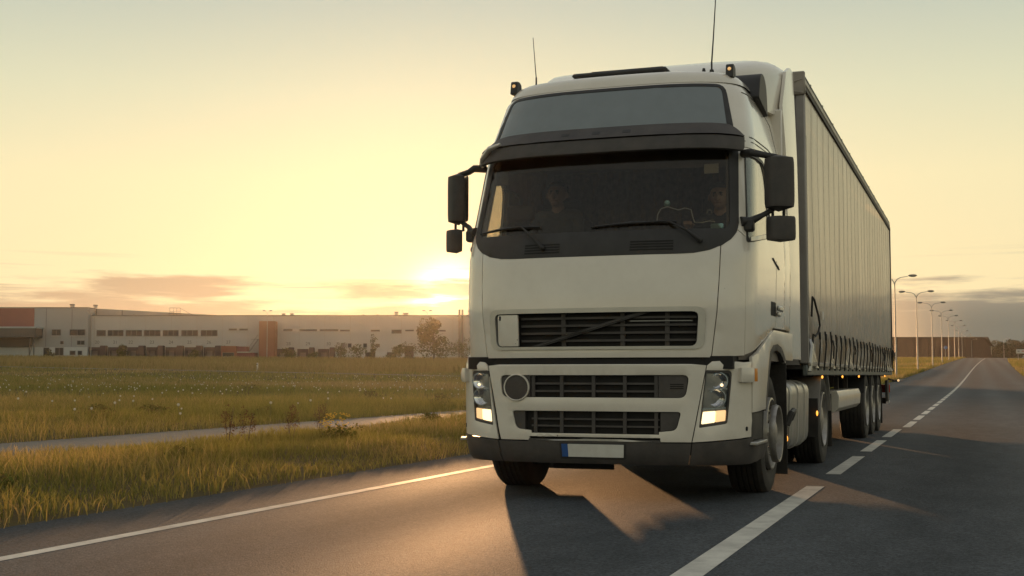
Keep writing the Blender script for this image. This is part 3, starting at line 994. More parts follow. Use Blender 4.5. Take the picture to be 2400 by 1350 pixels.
# headlamp corners
HL = rpoly([(0.858, 0.605), (1.085, 0.638), (1.128, 1.048), (0.912, 1.050)], [.012, .02, .04, .012])
HLI = [(u * .90 + .099, (z - .83) * .90 + .83) for u, z in HL]
for s in (1, -1):
    g = (lambda p: p) if s > 0 else mir
    cor = panel('bumper_corner', g([(0.808, 0.495), (1.338, 0.532), (1.345, 0.72), (1.345, 1.118), (1.24, 1.112), (1.06, 1.125), (0.96, 1.118), (0.923, 1.088)]), 'bumper_white', surf=BUM, holes=[g(HL)])
    hl = panel('headlamp', g(HL), 'grey_plastic', surf=BUM, holes=[g(HLI)], off=-0.004, th=0.03, step=0.05)
    panel('lamp_bowl', g(HL), 'lamp_bowl', hl, surf=BUM, off=-0.034, th=0.006, step=0.06)
    for (uu, zz, r0, dep) in ((1.02, 0.965, 0.062, .028), (1.0, 0.835, 0.066, .026)):
        cc = BUM.P(s * uu, zz, -0.012)
        mb = MB()
        mb.lathe([(dep, r0 * .25), (dep * .7, r0 * .6), (dep * .25, r0 * .9), (0, r0), (0, r0 * 1.12), (dep * .9, r0 * 1.12)], cc, 'y', 24)
        mb.build('lamp_reflector', 'reflector', hl)
    for (uu, zz, r0) in ((1.0, 0.835, 0.040),):
        cc = BUM.P(s * uu, zz, -0.016)
        MB().sphere(cc, r0, 16, 10, (1, .55, 1)).build('lamp_projector', 'lens', hl, smooth=60)
    cc = BUM.P(s * 1.045, 0.935, -0.022)
    MB().sphere(cc, 0.012, 10, 8).build('lamp_bulb', 'lit_hot', hl, smooth=60)
    panel('lamp_divider', g([(0.90, 0.898), (1.10, 0.902), (1.10, 0.912), (0.90, 0.908)]), 'lamp_bowl', hl, surf=BUM, off=-0.02, th=0.03, step=0.08)
    panel('lamp_divider', g([(0.875, 0.742), (1.085, 0.752), (1.085, 0.764), (0.875, 0.754)]), 'reflector', hl, surf=BUM, off=-0.02, th=0.03, step=0.08)
    panel('lit_lamp', g(rpoly([(0.878, 0.634), (0.985, 0.648), (0.992, 0.735), (0.892, 0.728)], .008)), 'lit_hot', hl, surf=BUM, off=-0.012, th=0.014, step=0.05)
    panel('lit_lamp', g(rpoly([(0.990, 0.649), (1.072, 0.660), (1.078, 0.742), (0.997, 0.736)], .008)), 'lit', hl, surf=BUM, off=-0.012, th=0.014, step=0.05)
    panel('lamp_lens', g(HLI), 'lens', hl, surf=BUM, off=-0.007, th=0.003, step=0.05, lip=0.0)
    panel('marker_block', g(rpoly([(1.185, 0.955), (1.325, 0.955), (1.325, 1.07), (1.185, 1.07)], .012)), 'bumper_white', cor, surf=BUM, off=0.045, th=0.05, step=0.05, lip=0.01)
    panel('marker_lens', g([(1.325, 0.962), (1.365, 0.962), (1.365, 1.064), (1.325, 1.064)]), 'amber', cor, surf=BUM, off=0.045, th=0.05, step=0.05, lip=0.006)
    panel('tow_eye_cap', g(rpoly([(1.258, 0.578), (1.282, 0.578), (1.282, 0.612), (1.258, 0.612)], .012)), 'dark', cor, surf=BUM, off=0.003, th=0.006, step=0.03, lip=0.0)
    # side of the cab below the door: wheel arch panel
    FEN = [(1.353, 0.72)] + [cy(y, z, BUM) for y, z in ((.80, .735), (.84, .735), (.91, .88), (1.01, 1.08), (1.13, 1.21), (1.30, 1.265), (1.55, 1.28), (1.78, 1.255), (1.93, 1.20), (2.03, 1.145), (2.5, 1.145), (2.5, 1.395), (1.34, 1.395), (1.25, 1.375), (.42, 1.155))] + [(1.353, 1.12)]
    fen = panel('wheel_arch_panel', g(FEN), 'bumper_white', surf=BUM, off=0.004, th=0.03, step=0.07)
    LIPO = [cy(y, z, BUM) for y, z in ((.80, .72), (.91, .88), (1.01, 1.08), (1.13, 1.21), (1.30, 1.265), (1.55, 1.28), (1.78, 1.255), (1.93, 1.20), (2.03, 1.145))]
    LIPI = [cy(y, z, BUM) for y, z in ((1.96, 1.125), (1.87, 1.165), (1.74, 1.205), (1.55, 1.225), (1.33, 1.21), (1.20, 1.16), (1.10, 1.05), (1.0, .87), (.92, .72))]
    panel('arch_lip', g(LIPO + LIPI), 'grey_plastic', fen, surf=BUM, off=0.0, th=0.10, step=0.06)
    panel('entry_step', g([(1.353, 0.50), cy(.86, .50, BUM), cy(.86, .715, BUM), (1.353, 0.712)]), 'plastic', surf=BUM, off=-0.03, th=0.02)
    st = MB().box((s * 1.17, 0.62, 0.478), (0.16, 0.52, 0.025), 0.006).build('step_tread', 'alu', truck)
    panel('skirt_corner', g([(0.806, 0.315), (1.30, 0.315), (1.90, 0.335), (1.93, 0.46), (1.86, 0.47), (1.40, 0.475), (1.338, 0.523), (0.809, 0.485)]), 'grey_plastic', surf=BUM, off=0.004)
panel('lower_skirt', [(-0.798, 0.315), (0.798, 0.315), (0.802, 0.485), (0.57, 0.485), (0.56, 0.508), (-0.515, 0.508), (-0.53, 0.485), (-0.798, 0.485)], 'grey_plastic', surf=BUM, off=0.004)
panel('skirt_lip', [(-0.45, 0.497), (0.50, 0.497), (0.25, 0.512), (-0.05, 0.512), (-0.1, 0.508)], 'alu', surf=BUM, off=0.012, th=0.01, step=0.1)
panel('number_plate_holder', rpoly([(-0.255, 0.355), (0.29, 0.355), (0.29, 0.482), (-0.255, 0.482)], .01), 'plastic', surf=BUM, off=0.012, th=0.014)
panel('number_plate', rpoly([(-0.183, 0.372), (0.276, 0.372), (0.276, 0.472), (-0.183, 0.472)], .004), 'plate', surf=BUM, off=0.018, th=0.005, lip=0.001)
panel('plate_band', [(-0.236, 0.372), (-0.184, 0.372), (-0.184, 0.472), (-0.236, 0.472)], 'plate_blue', surf=BUM, off=0.018, th=0.005, lip=0.001)
# dark gap between bumper and cab
MB().box((0, 0.62, 1.11), (2.2, 0.9, 0.10)).build('cab_underside', 'dark', truck)
panel('gap_filler', [(-1.25, 1.06), (1.25, 1.06), (1.25, 1.18), (-1.25, 1.18)], 'dark', surf=BUM, off=-0.06, th=0.01)
MB().box((-0.22, 0.55, 0.285), (0.52, 0.03, 0.10), 0.004).build('under_flap', 'rubber', truck)
MB().box((0, 0.95, 0.42), (1.5, 0.7, 0.12), 0.02).build('front_underrun', 'frame', truck)

# ---- mirrors
for s in (1, -1):
    cx_, cy_, cz_ = (1.405 if s > 0 else -1.355), 0.58, 2.545
    rz = s * radians(30 if s > 0 else 44)
    def rounded(w, d, h, c, n=14):
        rr = []
        for k in range(n + 1):
            t = -1 + 2 * k / n
            f = (1 - abs(t) ** 6) ** (1 / 6.0)
            wq, dq = w / 2 * (0.82 + .18 * f) * f ** .5, d * f ** .4
            ring = []
            for a in range(20):
                th = 2 * pi * a / 20
                x = wq * (abs(cos(th)) ** .45) * (1 if cos(th) >= 0 else -1)
                y = (abs(sin(th)) ** .6) * (1 if sin(th) >= 0 else -1)
                y = y * dq * (.75 if y < 0 else .25)
                ring.append((c[0] + x * cos(rz) - y * sin(rz), c[1] + x * sin(rz) + y * cos(rz), c[2] + t * h / 2))
            rr.append(ring)
        return rr
    mm = MB().loft(rounded(0.225 if s > 0 else .165, 0.16 if s > 0 else .12, 0.46, (cx_, cy_, cz_))).build('mirror', 'grey_plastic', truck, smooth=50)
    MB().loft(rounded(0.225 if s > 0 else .165, 0.14 if s > 0 else .11, 0.215, (cx_ + s * .012, 0.56, 2.175))).build('wide_mirror', 'grey_plastic', mm, smooth=50)
    p0 = CAB.P(s * 1.20, 2.80, 0.02)
    mb = MB()
    mb.tube([p0, (s * 1.20, .54, 2.80), (s * (abs(cx_) - .10), .56, 2.775), (cx_, .58, 2.755)], [.035, .032, .026, .024], 10)
    mb.build('mirror_arm', 'plastic', mm)
    mb = MB()
    p1 = CAB.P(s * 1.185, 2.23, 0.0)
    mb.tube([p1, (s * 1.20, .47, 2.235), (s * (abs(cx_) - .12), .52, 2.285), (s * (abs(cx_) - .04), .57, 2.335)], [.04, .034, .022, .02], 10)
    mb.box((s * 1.19, .46, 2.20), (.08, .09, .10), .015)
    mb.tube([(s * (abs(cx_) - .045), .57, 2.34), (s * (abs(cx_) - .045), .57, 2.26)], .012, 8)
    mb.tube([(s * (abs(cx_) + .04), .60, 2.33), (s * (abs(cx_) + .04), .60, 2.26)], .012, 8)
    mb.build('mirror_arm', 'plastic', mm)
    g0 = [(-.095, -.2), (.095, -.2), (.095, .2), (-.095, .2)]
    mb = MB()
    rgn = rpoly(g0, .03)
    mb.add([(cx_ + a * cos(rz) - .048 * sin(rz), cy_ + a * sin(rz) + .048 * cos(rz), cz_ + b) for a, b in rgn], [tuple(range(len(rgn)))])
    mb.build('mirror_glass', 'chrome', mm)
# kerb mirror over the passenger side with its curved arm
mb = MB()
p0, p1 = CAB.P(-1.12, 2.87, 0.05), CAB.P(-0.93, 2.92, 0.09)
mb.tube([CAB.P(-1.17, 2.80, 0.06), CAB.P(-1.12, 2.84, 0.10), CAB.P(-1.0, 2.895, 0.14), CAB.P(-0.90, 2.925, 0.13)], [.018, .024, .024, .014], 10)
mb.build('kerb_mirror_arm', 'silver', truck)
# ---- wipers
for (pu, pz, eu, b0, b1) in ((-0.42, 2.035, -0.62, -1.07, -0.46), (0.845, 2.06, 0.60, -0.03, 0.66)):
    mb = MB()
    zt = 2.215
    mb.tube([CAB.P(pu, pz, .03), CAB.P(pu * .55 + eu * .45, pz * .5 + zt * .5, .045), CAB.P(eu, zt, .03)], [.016, .011, .008], 8)
    mb.tube([CAB.P(b0, zt - .018, .012), CAB.P(b0 * .5 + b1 * .5, zt + .006, .014), CAB.P(b1, zt - .004, .012)], [.007, .014, .007], 6)
    mb.tube([CAB.P(b0 * .7 + b1 * .3, zt - .006, .02), CAB.P(eu, zt + .004, .032), CAB.P(b1, zt + .0, .02)], .007, 6)
    c = CAB.P(pu, pz, .02)
    mb.sphere(c, .022, 10, 6)
    mb.build('wiper', 'plastic', truck)
# ---- beacons, aerials
for s, u in ((1, 0.955), (-1, -0.985)):
    x, y, z = u, 1.02, 3.545
    b = MB().prism(rpoly([(y - .07, z - .02), (y + .08, z - .02), (y + .07, z + .085), (y + .02, z + .105), (y - .045, z + .10)], [.0, .0, .02, .02, .02]), x - .032, x + .032).build('beacon', 'plastic', truck, bevel=.008)
    MB().sphere((x, y - .052, z + .055), .016, 12, 8).build('beacon_lens', 'beacon_lit', b, smooth=60)
for (x, y, z, h, tx, m_) in ((-0.825, 1.12, 3.60, 0.41, -.03, .004), (0.775, 1.12, 3.61, 0.66, .045, .006)):
    mb = MB()
    mb.lathe([(0, .022), (.03, .018), (.035, .008), (.10, .008)], (x, y, z), 'z', 12)
    mb.tube([(x, y, z + .09), (x + tx * .4, y, z + .09 + h * .35), (x + tx, y, z + h + .06)], [m_ * 1.2, m_, m_ * .7], 6)
    mb.build('aerial', 'plastic', truck)
MB().lathe([(0, .02), (.05, .012), (.055, 0)], (0.70, 1.15, 3.615), 'z', 12).build('roof_antenna_stub', 'plastic', truck)

# ---- cab interior
mb = MB()
mb.prism(rpoly([(0.42, 1.3), (0.40, 2.06), (0.50, 2.12), (0.80, 2.16), (0.88, 2.08), (0.86, 1.3)], [.0, .05, .04, .05, .05, .0]), -1.06, 1.06)
dash = mb.build('dashboard', 'dash', truck)
MB().box((-0.38, 0.66, 2.185), (1.20, 0.30, 0.035), 0.01).build('dash_glare_strip', 'dash_pale', dash)  # added pale strip in place of the sunlit reflection on the dashboard
MB().box((0.72, 0.78, 2.16), (0.42, 0.2, 0.10), 0.03).build('instrument_hood', 'plastic', dash)
mb = MB()
mb.lathe([(.016 * cos(t), .235 + .016 * sin(t)) for t in np.linspace(0, 2 * pi, 9)[:-1]], (0, 0, 0), 'y', 36, closed=True)
mb.lathe([(0, 0), (-.02, .06), (.02, .07)], (0, 0, 0), 'y', 16)
for a in (pi / 2, pi * 1.17, pi * 1.83):
    mb.box((cos(a) * .13, .0, sin(a) * .13), (.24 if a != pi / 2 else .03, .02, .03 if a != pi / 2 else .24), 0, 0)
th = radians(-42)
mb.v = [(x + .72, y * cos(th) - z * sin(th) + .98, y * sin(th) + z * cos(th) + 2.10) for x, y, z in mb.v]
mb.build('steering_wheel', 'plastic', truck)
for x in (-0.68, 0.72):
    mb = MB()
    mb.box((x, 1.30, 1.78), (.52, .52, .18), .06)
    seat = mb.build('seat', 'seat', truck, smooth=50)
    mb = MB()
    mb.box((x, 1.60, 2.14), (.50, .16, .62), .06, rx=radians(-8))
    mb.box((x, 1.66, 2.53), (.28, .11, .22), .05, rx=radians(-8))
    mb.build('seat_back', 'seat', seat, smooth=50)
    MB().box((x, 1.30, 1.47), (.4, .4, .42), .02).build('seat_base', 'interior', seat)
for s in (1, -1):
    mb = MB()
    n = 24
    pts = []
    for k in range(n + 1):
        y = 1.62 + .34 * k / n
        pts.append((s * (1.07 + .025 * sin(k * 1.9)), y))
    mb.loft([[(x, y, 1.7) for x, y in pts], [(x, y, 2.9) for x, y in pts]], cap=False, closed=False)
    mb.build('side_curtain', 'curtaincloth', truck)
mb = MB()
pts = [(-.95 + 1.9 * k / 60, 2.02 + .03 * sin(k * 1.7) + .015 * sin(k * .6)) for k in range(61)]
mb.loft([[(x, y, 1.7) for x, y in pts], [(x, y, 2.95) for x, y in pts]], cap=False, closed=False)
mb.build('bunk_curtain', 'curtaincloth', truck)
mb = MB()
pts = [(-1.0 + 2.0 * k / 40, .60 + .10 * abs(-1 + 2 * k / 40) ** 2) for k in range(41)]
mb.loft([[(x, y, 2.74 - .02 * sin(x * 2.2)) for x, y in pts], [(x, y + .02, 2.93) for x, y in pts]], cap=False, closed=False)
mb.build('header_pelmet', 'interior', truck)
mb = MB()
mb.tube([(-.98, .70, 2.62), (-.86, .66, 2.58), (-.80, .64, 2.52), (-.80, .62, 2.46)], .012, 8)
mb.box((-.80, .62, 2.40), (.26, .06, .15), .04)
mb.build('inner_mirror', 'plastic', truck, smooth=50)
MB().box((-1.0, .66, 2.72), (.16, .02, .13), .03).build('shade_net', 'curtaincloth', truck)
MB().box((.86, .62, 2.70), (.12, .008, .08), .003).build('paper_note', 'paper', truck)


def onws(u, z, o=-.02):
    return CAB.P(u, z, o)


mb = MB()
mb.tube([onws(.50, 2.24), onws(.505, 2.30), onws(.53, 2.345), onws(.58, 2.36), onws(.62, 2.345), onws(.67, 2.33), onws(.72, 2.345), onws(.77, 2.33), onws(.785, 2.27), onws(.80, 2.225), onws(.86, 2.222), onws(.92, 2.235), onws(.965, 2.228)], .0045, 6)
mb.build('phone_cable', 'cable', truck)
MB().sphere(onws(.575, 2.385, -.02), .028, 14, 8, (1, .5, 1)).build('suction_cup', 'device', truck, smooth=60)
p = onws(.985, 2.195, -.03)
MB().box(p, (.10, .03, .045), .008).build('toll_box', 'device', truck)
for (u, z, r) in ((.95, 2.37, .024), (.975, 2.295, .018), (.90, 2.30, .016)):
    p = CAB.P(u, z, -.16)
    MB().lathe([(0, r), (-.012, r), (-.014, r * .7), (-.008, r * .65)], p, 'y', 16).build('gauge', 'lamp_bowl', truck)

# ---- wheels
def wheel(parent, xo, y, side, R=0.515, w=0.31, front=False):
    """side: +1 outer face points to +x; xo is the x of the outer sidewall"""
    s = side
    pr = [(-w + .03, R * .60), (-w + .005, R * .72), (-w, R * .84), (-w + .015, R * .95), (-w + .045, R * .992)]
    nr = 5
    for k in range(nr):
        a = -w + .045 + (w - .09) * k / nr
        b = -w + .045 + (w - .09) * (k + 1) / nr
        pr += [(a + .006, R), (b - .006, R)]
        if k < nr - 1:
            pr += [(b - .005, R - .013), (b + .005, R - .013)]
    pr += [(-.045, R * .992), (-.015, R * .95), (0, R * .84), (-.005, R * .72), (-.03, R * .60)]
    t = MB().lathe([(s * h, r) for h, r in pr], (xo, y, R), 'x', 56).build('wheel', 'rubber', parent, smooth=30)
    rim = MB()
    if front:
        q = [(-.03, R * .60), (.0, R * .59), (.004, R * .565), (-.012, R * .54), (-.05, R * .52), (-.055, R * .46), (-.03, R * .40), (-.028, R * .30), (.0, R * .26), (.02, R * .24), (.035, R * .15), (.04, 0)]
        q = [(h + .012, r) for h, r in q]
    else:
        q = [(-.03, R * .60), (.0, R * .59), (.004, R * .565), (-.02, R * .54), (-.12, R * .50), (-.16, R * .40), (-.165, R * .30), (-.06, R * .27), (-.02, R * .25), (-.015, R * .14), (0, .0)]
    rim.lathe([(s * h, r) for h, r in q], (xo, y, R), 'x', 40)
    rim.build('rim', 'steel', t)
    nut = MB()
    for k in range(10):
        a = 2 * pi * k / 10
        r = R * .35
        h = -.02 if front else -.16
        nut.lathe([(s * h, .017), (s * (h + .035), .017), (s * (h + .04), 0)], (xo, y + r * cos(a), R + r * sin(a)), 'x', 6)
    nut.build('wheel_nuts', 'chrome', t)['kind'] = 'stuff'
    if front:
        MB().lathe([(s * .02, R * .47), (s * .05, R * .48), (s * .075, R * .46), (s * .072, R * .43), (s * .02, R * .42)], (xo, y, R), 'x', 40).build('nut_ring', 'steel', t)
    return t


for s in (1, -1):
    wheel(truck, s * 1.20, 1.37, s, R=0.515, w=0.315, front=True)
    wheel(truck, s * 1.23, 5.15, s)
    wheel(truck, s * 0.88, 5.15, s)
# ---- chassis
for x in (-.42, .42):
    MB().box((x, 3.9, .86), (.09, 6.0, .28), .01).build('frame_rail', 'frame', truck)
for y in (2.2, 3.4, 4.4, 5.9, 6.7):
    MB().box((0, y, .86), (.8, .12, .2), .01).build('cross_member', 'frame', truck)
MB().lathe([(-1.0, .07), (-.3, .08), (-.25, .20), (.25, .20), (.3, .08), (1.0, .07)], (0, 5.15, .515), 'x', 16).build('drive_axle', 'frame', truck)
MB().tube([(-1.05, 1.37, .50), (-.8, 1.37, .42), (.8, 1.37, .42), (1.05, 1.37, .50)], .06, 10).build('front_axle', 'frame', truck)
MB().box((0, 5.0, 1.12), (.9, .9, .10), .02).build('fifth_wheel', 'frame', truck)
MB().box((0, 2.0, .95), (.8, 1.6, .5), .05).build('engine_block', 'frame', truck)
for s in (1, -1):
    sec = rpoly([(.74, .30), (1.20, .30), (1.22, .95), (.74, .95)], [.06, .13, .13, .06], 5)
    tk = MB().prism([(s * a, b) for a, b in sec], 2.62, 3.92, 'xz').build('fuel_tank', 'alu', truck, smooth=40, bevel=.02)
    sec2 = rpoly([(.73, .29), (1.212, .29), (1.232, .96), (.73, .96)], [.06, .13, .13, .06], 5)
    for y in (3.0, 3.5):
        MB().prism([(s * a, b) for a, b in sec2], y, y + .06, 'xz').build('tank_band', 'silver', tk, smooth=40)
    sec3 = rpoly([(.74, .34), (1.17, .32), (1.20, .93), (.74, .93)], [.05, .08, .10, .05], 4)
    MB().prism([(s * a, b) for a, b in sec3], 2.16, 2.56, 'xz').build('battery_box', 'alu', truck, smooth=40, bevel=.015)
    MB().tube([(s * 1.21, 2.28, .55), (s * 1.25, 2.30, .66), (s * 1.25, 2.46, .68), (s * 1.21, 2.52, .60)], .03, 8).build('filler_hose', 'plastic', truck)
    MB().box((s * 1.20, 2.44, .55), (.03, .20, .05), .006).build('step_bracket', 'alu', truck)
    MB().box((s * 1.06, 2.08, .62), (.36, .015, 1.0), .003).build('mudflap', 'rubber', truck)
    MB().box((s * 1.228, 2.09, .75), (.012, .02, .8), .002).build('flap_edge', 'silver', truck)
    MB().sphere((s * 1.215, 2.24, .43), .018, 10, 6, (.6, 1, 1.6)).build('side_marker', 'amber_lit', truck)
    MB().sphere((s * 1.235, 4.45, .60), .018, 10, 6, (.6, 1, 1.6)).build('side_marker', 'amber_lit', truck)
    # drive-axle mudguard
    mb = MB()
    mb.lathe([(s * .90, .60), (s * 1.245, .60), (s * 1.245, .575), (s * .90, .575)], (0, 5.15, .515), 'x', 28, radians(8), radians(172), closed=True)
    mb.build('rear_mudguard', 'trailer_wall', truck)
    MB().box((s * 1.06, 4.50, .55), (.36, .015, .42), .003).build('mudguard_flap', 'plastic', truck)
    MB().box((s * 1.06, 5.86, .48), (.36, .015, .62), .003).build('rear_mudflap', 'rubber', truck)
# ------------------------------------------------------------------ semi-trailer
Y0, Y1, XT, ZT = 3.32, 16.95, 1.275, 4.085
trailer = thing('semi_trailer', 'long curtain-sided semi-trailer with dirty beige tarpaulin and black straps', 'trailer', (0, Y0, 0))
poles = [Y0 + .12 + i * .56 for i in range(25)]


def cloth_x(s, y, z):
    k = (y - poles[0]) / .56
    big = .016 * noise.noise((y * .3, z * .5, 3.1 * s)) + .003 * noise.noise((y * .8, z * .5, 9.0))
    fold = .0007 * noise.noise((y * 5.0, z * .35 + y * .2, 2.0))
    low = max(0.0, (1.52 - z) / .42)
    hem = low * (.045 * noise.noise((y * 1.4, z * 3.0, 7.0)) + .03 * cos(2 * pi * k) * low) - .02 * low * (1 - low)
    top = min(1.0, (3.91 - z) / .5)
    return XT + (big + fold) * top + hem, z - low * .018 * (1 + cos(2 * pi * k)) * .5


def side_curtain(s):
    ys = np.linspace(Y0 + .06, Y1 - .05, 361)
    zs = np.concatenate([np.linspace(1.10, 1.52, 15), np.linspace(1.58, 3.91, 26)])
    vv, ff = [], []
    for z in zs:
        for y in ys:
            x, zz = cloth_x(s, y, z)
            vv.append((s * x, y, zz))
    n = len(ys)
    for i in range(len(zs) - 1):
        for k in range(n - 1):
            ff.append((i * n + k, i * n + k + 1, (i + 1) * n + k + 1, (i + 1) * n + k))
    return MB().add(vv, ff)


def weld(s, y):
    rr = []
    for z in np.linspace(1.56, 3.90, 24):
        x, _ = cloth_x(s, y, z)
        rr.append([(s * (x - .002), y - .011, z), (s * (x + .0022), y - .006, z), (s * (x + .0022), y + .006, z), (s * (x - .002), y + .011, z)])
    return MB().loft(rr)


for s in (1, -1):
    cur = side_curtain(s).build('side_curtain', 'tarp', trailer, smooth=70)
    for i, y in enumerate(poles[1:-1]):
        weld(s, y).build('curtain_weld', 'pocket', cur, smooth=80)
    MB().box((s * (XT + .012), (Y0 + Y1) / 2, 1.118), (.035, Y1 - Y0 - .15, .05), .012).build('curtain_hem', 'tarp_edge', cur)
    for i, y in enumerate(poles[1:]):
        a = rnd.uniform(-.03, .03)
        x = s * (XT + .045)
        st = MB().tube([(x, y + a, 1.50 + rnd.uniform(-.02, .03)), (x + s * .012, y + a * .3, 1.34), (x, y - a * .5, 1.20), (s * (XT + .03), y - a, 1.06)], [.010, .009, .009, .010], 6).build('strap', 'strap', trailer)
        MB().box((x + s * .012, y + a * .6, 1.42), (.018, .034, .08), .006).build('buckle', 'plastic', st)
        if i % 5 == 2:
            MB().tube([(x + s * .02, y + .03, 1.40), (x + s * .03, y + .07, 1.33), (x + s * .02, y + .06, 1.24 + rnd.uniform(-.05, .05))], .008, 5).build('loose_end', 'strap', st)
    # loose strap at the front edge
    MB().tube([(s * 1.31, Y0 + .14, 1.60), (s * 1.32, Y0 + .15, 1.80), (s * 1.32, Y0 + .30, 1.78), (s * 1.325, Y0 + .62, 1.62), (s * 1.325, Y0 + .72, 1.53), (s * 1.32, Y0 + .60, 1.45), (s * 1.325, Y0 + .32, 1.41), (s * 1.32, Y0 + .18, 1.42), (s * 1.31, Y0 + .16, 1.30)], .011, 6).build('front_strap', 'strap', trailer)
    # side rail, roof rail
    MB().box((s * 1.25, (Y0 + Y1) / 2, 1.06), (.05, Y1 - Y0 - .04, .11), .01).build('floor_rail', 'rail', trailer)
    MB().box((s * 1.268, (Y0 + Y1) / 2, 3.925), (.05, Y1 - Y0, .055), .006).build('curtain_track', 'frame', trailer)
    MB().box((s * 1.255, (Y0 + Y1) / 2, 4.005), (.06, Y1 - Y0 + .02, .070), .012).build('roof_rail', 'tarp_edge', trailer)
    MB().box((s * 1.245, (Y0 + Y1) / 2, 4.062), (.07, Y1 - Y0 + .02, .034), .010).build('roof_edge', 'rail', trailer)
    for i in range(12):
        MB().box((s * 1.262, Y0 + .7 + i * 1.12, 4.085), (.03, .05, .016), .003).build('roof_clip', 'frame', trailer)
    MB().box((s * 1.245, Y0 + .035, 2.55), (.09, .09, 2.85), .012).build('corner_post', 'trailer_wall', trailer)
    MB().box((s * 1.245, Y1 - .03, 2.55), (.09, .09, 2.85), .012).build('corner_post', 'frame', trailer)
    # corner tarpaulin fold at the top front
    mb = MB()
    mb.box((s * 1.10, Y0 - .012, 3.96), (.40, .05, .24), .012)
    mb.tube([(s * .90, Y0 - .04, 3.93), (s * 1.10, Y0 - .045, 3.95), (s * 1.285, Y0 - .03, 4.0)], .010, 6)
    mb.tube([(s * .98, Y0 - .04, 3.94), (s * 1.15, Y0 - .045, 3.88), (s * 1.285, Y0 - .03, 3.86)], .008, 6)
    mb.build('roof_cover_fold', 'tarp_edge', trailer)
    MB().box((s * 1.27, Y0 + .10, 2.3), (.035, .06, 2.3), .008).build('curtain_tensioner', 'plastic', trailer)
    MB().tube([(s * 1.28, Y0 + .1, 1.05), (s * 1.30, Y0 + .14, 1.30), (s * 1.28, Y0 + .18, 1.36)], .03, 8).build('tensioner_foot', 'alu', trailer)
    # reflective sticker
    MB().box((s * 1.295, Y0 + 1.30, 1.66), (.004, .10, .09), .001).build('reflector_tape', 'paper', trailer)
mb = MB()
n = 40
rings = []
for k in range(n + 1):
    y = Y0 - .01 + (Y1 - Y0 + .02) * k / n
    rings.append([(x, y, 4.075 + .02 * (1 - (x / 1.24) ** 2) + .01 * noise.noise((x * 2, y * 1.3, 0))) for x in np.linspace(-1.23, 1.23, 9)])
mb.loft(rings, cap=False, closed=False)
mb.build('roof_sheet', 'tarp', trailer, smooth=60)
front = MB().box((0, Y0 + .03, 2.55), (2.40, .05, 2.88), .005).build('front_wall', 'trailer_wall', trailer)
for x in np.linspace(-1.05, 1.05, 11):
    MB().box((x, Y0 + .002, 2.5), (.035, .02, 2.7), .004).build('wall_rib', 'trailer_wall', front)
MB().sphere((1.12, Y0 - .01, 3.62), .022, 10, 6).build('marker_lamp', 'plastic', front)
MB().sphere((-1.12, Y0 - .01, 3.62), .022, 10, 6).build('marker_lamp', 'plastic', front)
MB().tube([(1.12, Y0 - .012, 3.58), (1.14, Y0 - .012, 3.50), (1.17, Y0 - .012, 3.44)], .006, 6).build('wiring', 'plastic', front)
for s in (1, -1):
    d = MB().box((s * .61, Y1 - .02, 2.55), (1.19, .05, 2.85), .01).build('rear_door', 'trailer_wall', trailer)
    for x in (.3, .9):
        MB().tube([(s * x, Y1 + .03, 1.15), (s * x, Y1 + .03, 3.95)], .017, 8).build('locking_bar', 'alu', d)
MB().box((0, (Y0 + Y1) / 2, 1.10), (2.44, Y1 - Y0 - .06, .06)).build('deck', 'frame', trailer)
for x in (-.45, .45):
    MB().prism([(Y0 + .1, 1.07), (Y1 - .1, 1.07), (Y1 - .1, .85), (7.2, .72), (6.2, .95), (Y0 + .1, .98)], x - .06, x + .06).build('chassis_beam', 'frame', trailer)
for i in range(18):
    y = Y0 + .6 + i * .74
    MB().box((0, y, 1.03), (2.36, .08, .08), .005).build('outrigger', 'frame', trailer)
AX = (11.1, 12.41, 13.72)
for y in AX:
    for s in (1, -1):
        wheel(trailer, s * 1.235, y, s, R=.525, w=.385)
        mb = MB()
        mb.lathe([(s * .84, .60), (s * 1.24, .60), (s * 1.24, .582), (s * .84, .582)], (0, y, .525), 'x', 20, radians(22), radians(158), closed=True)
        mb.build('mudguard', 'plastic', trailer)
    MB().tube([(-1.1, y, .525), (1.1, y, .525)], .07, 12).build('axle', 'frame', trailer)
    MB().box((.62, y + .1, .72), (.12, .8, .14), .02).build('suspension_arm', 'frame', trailer)
    MB().box((-.62, y + .1, .72), (.12, .8, .14), .02).build('suspension_arm', 'frame', trailer)
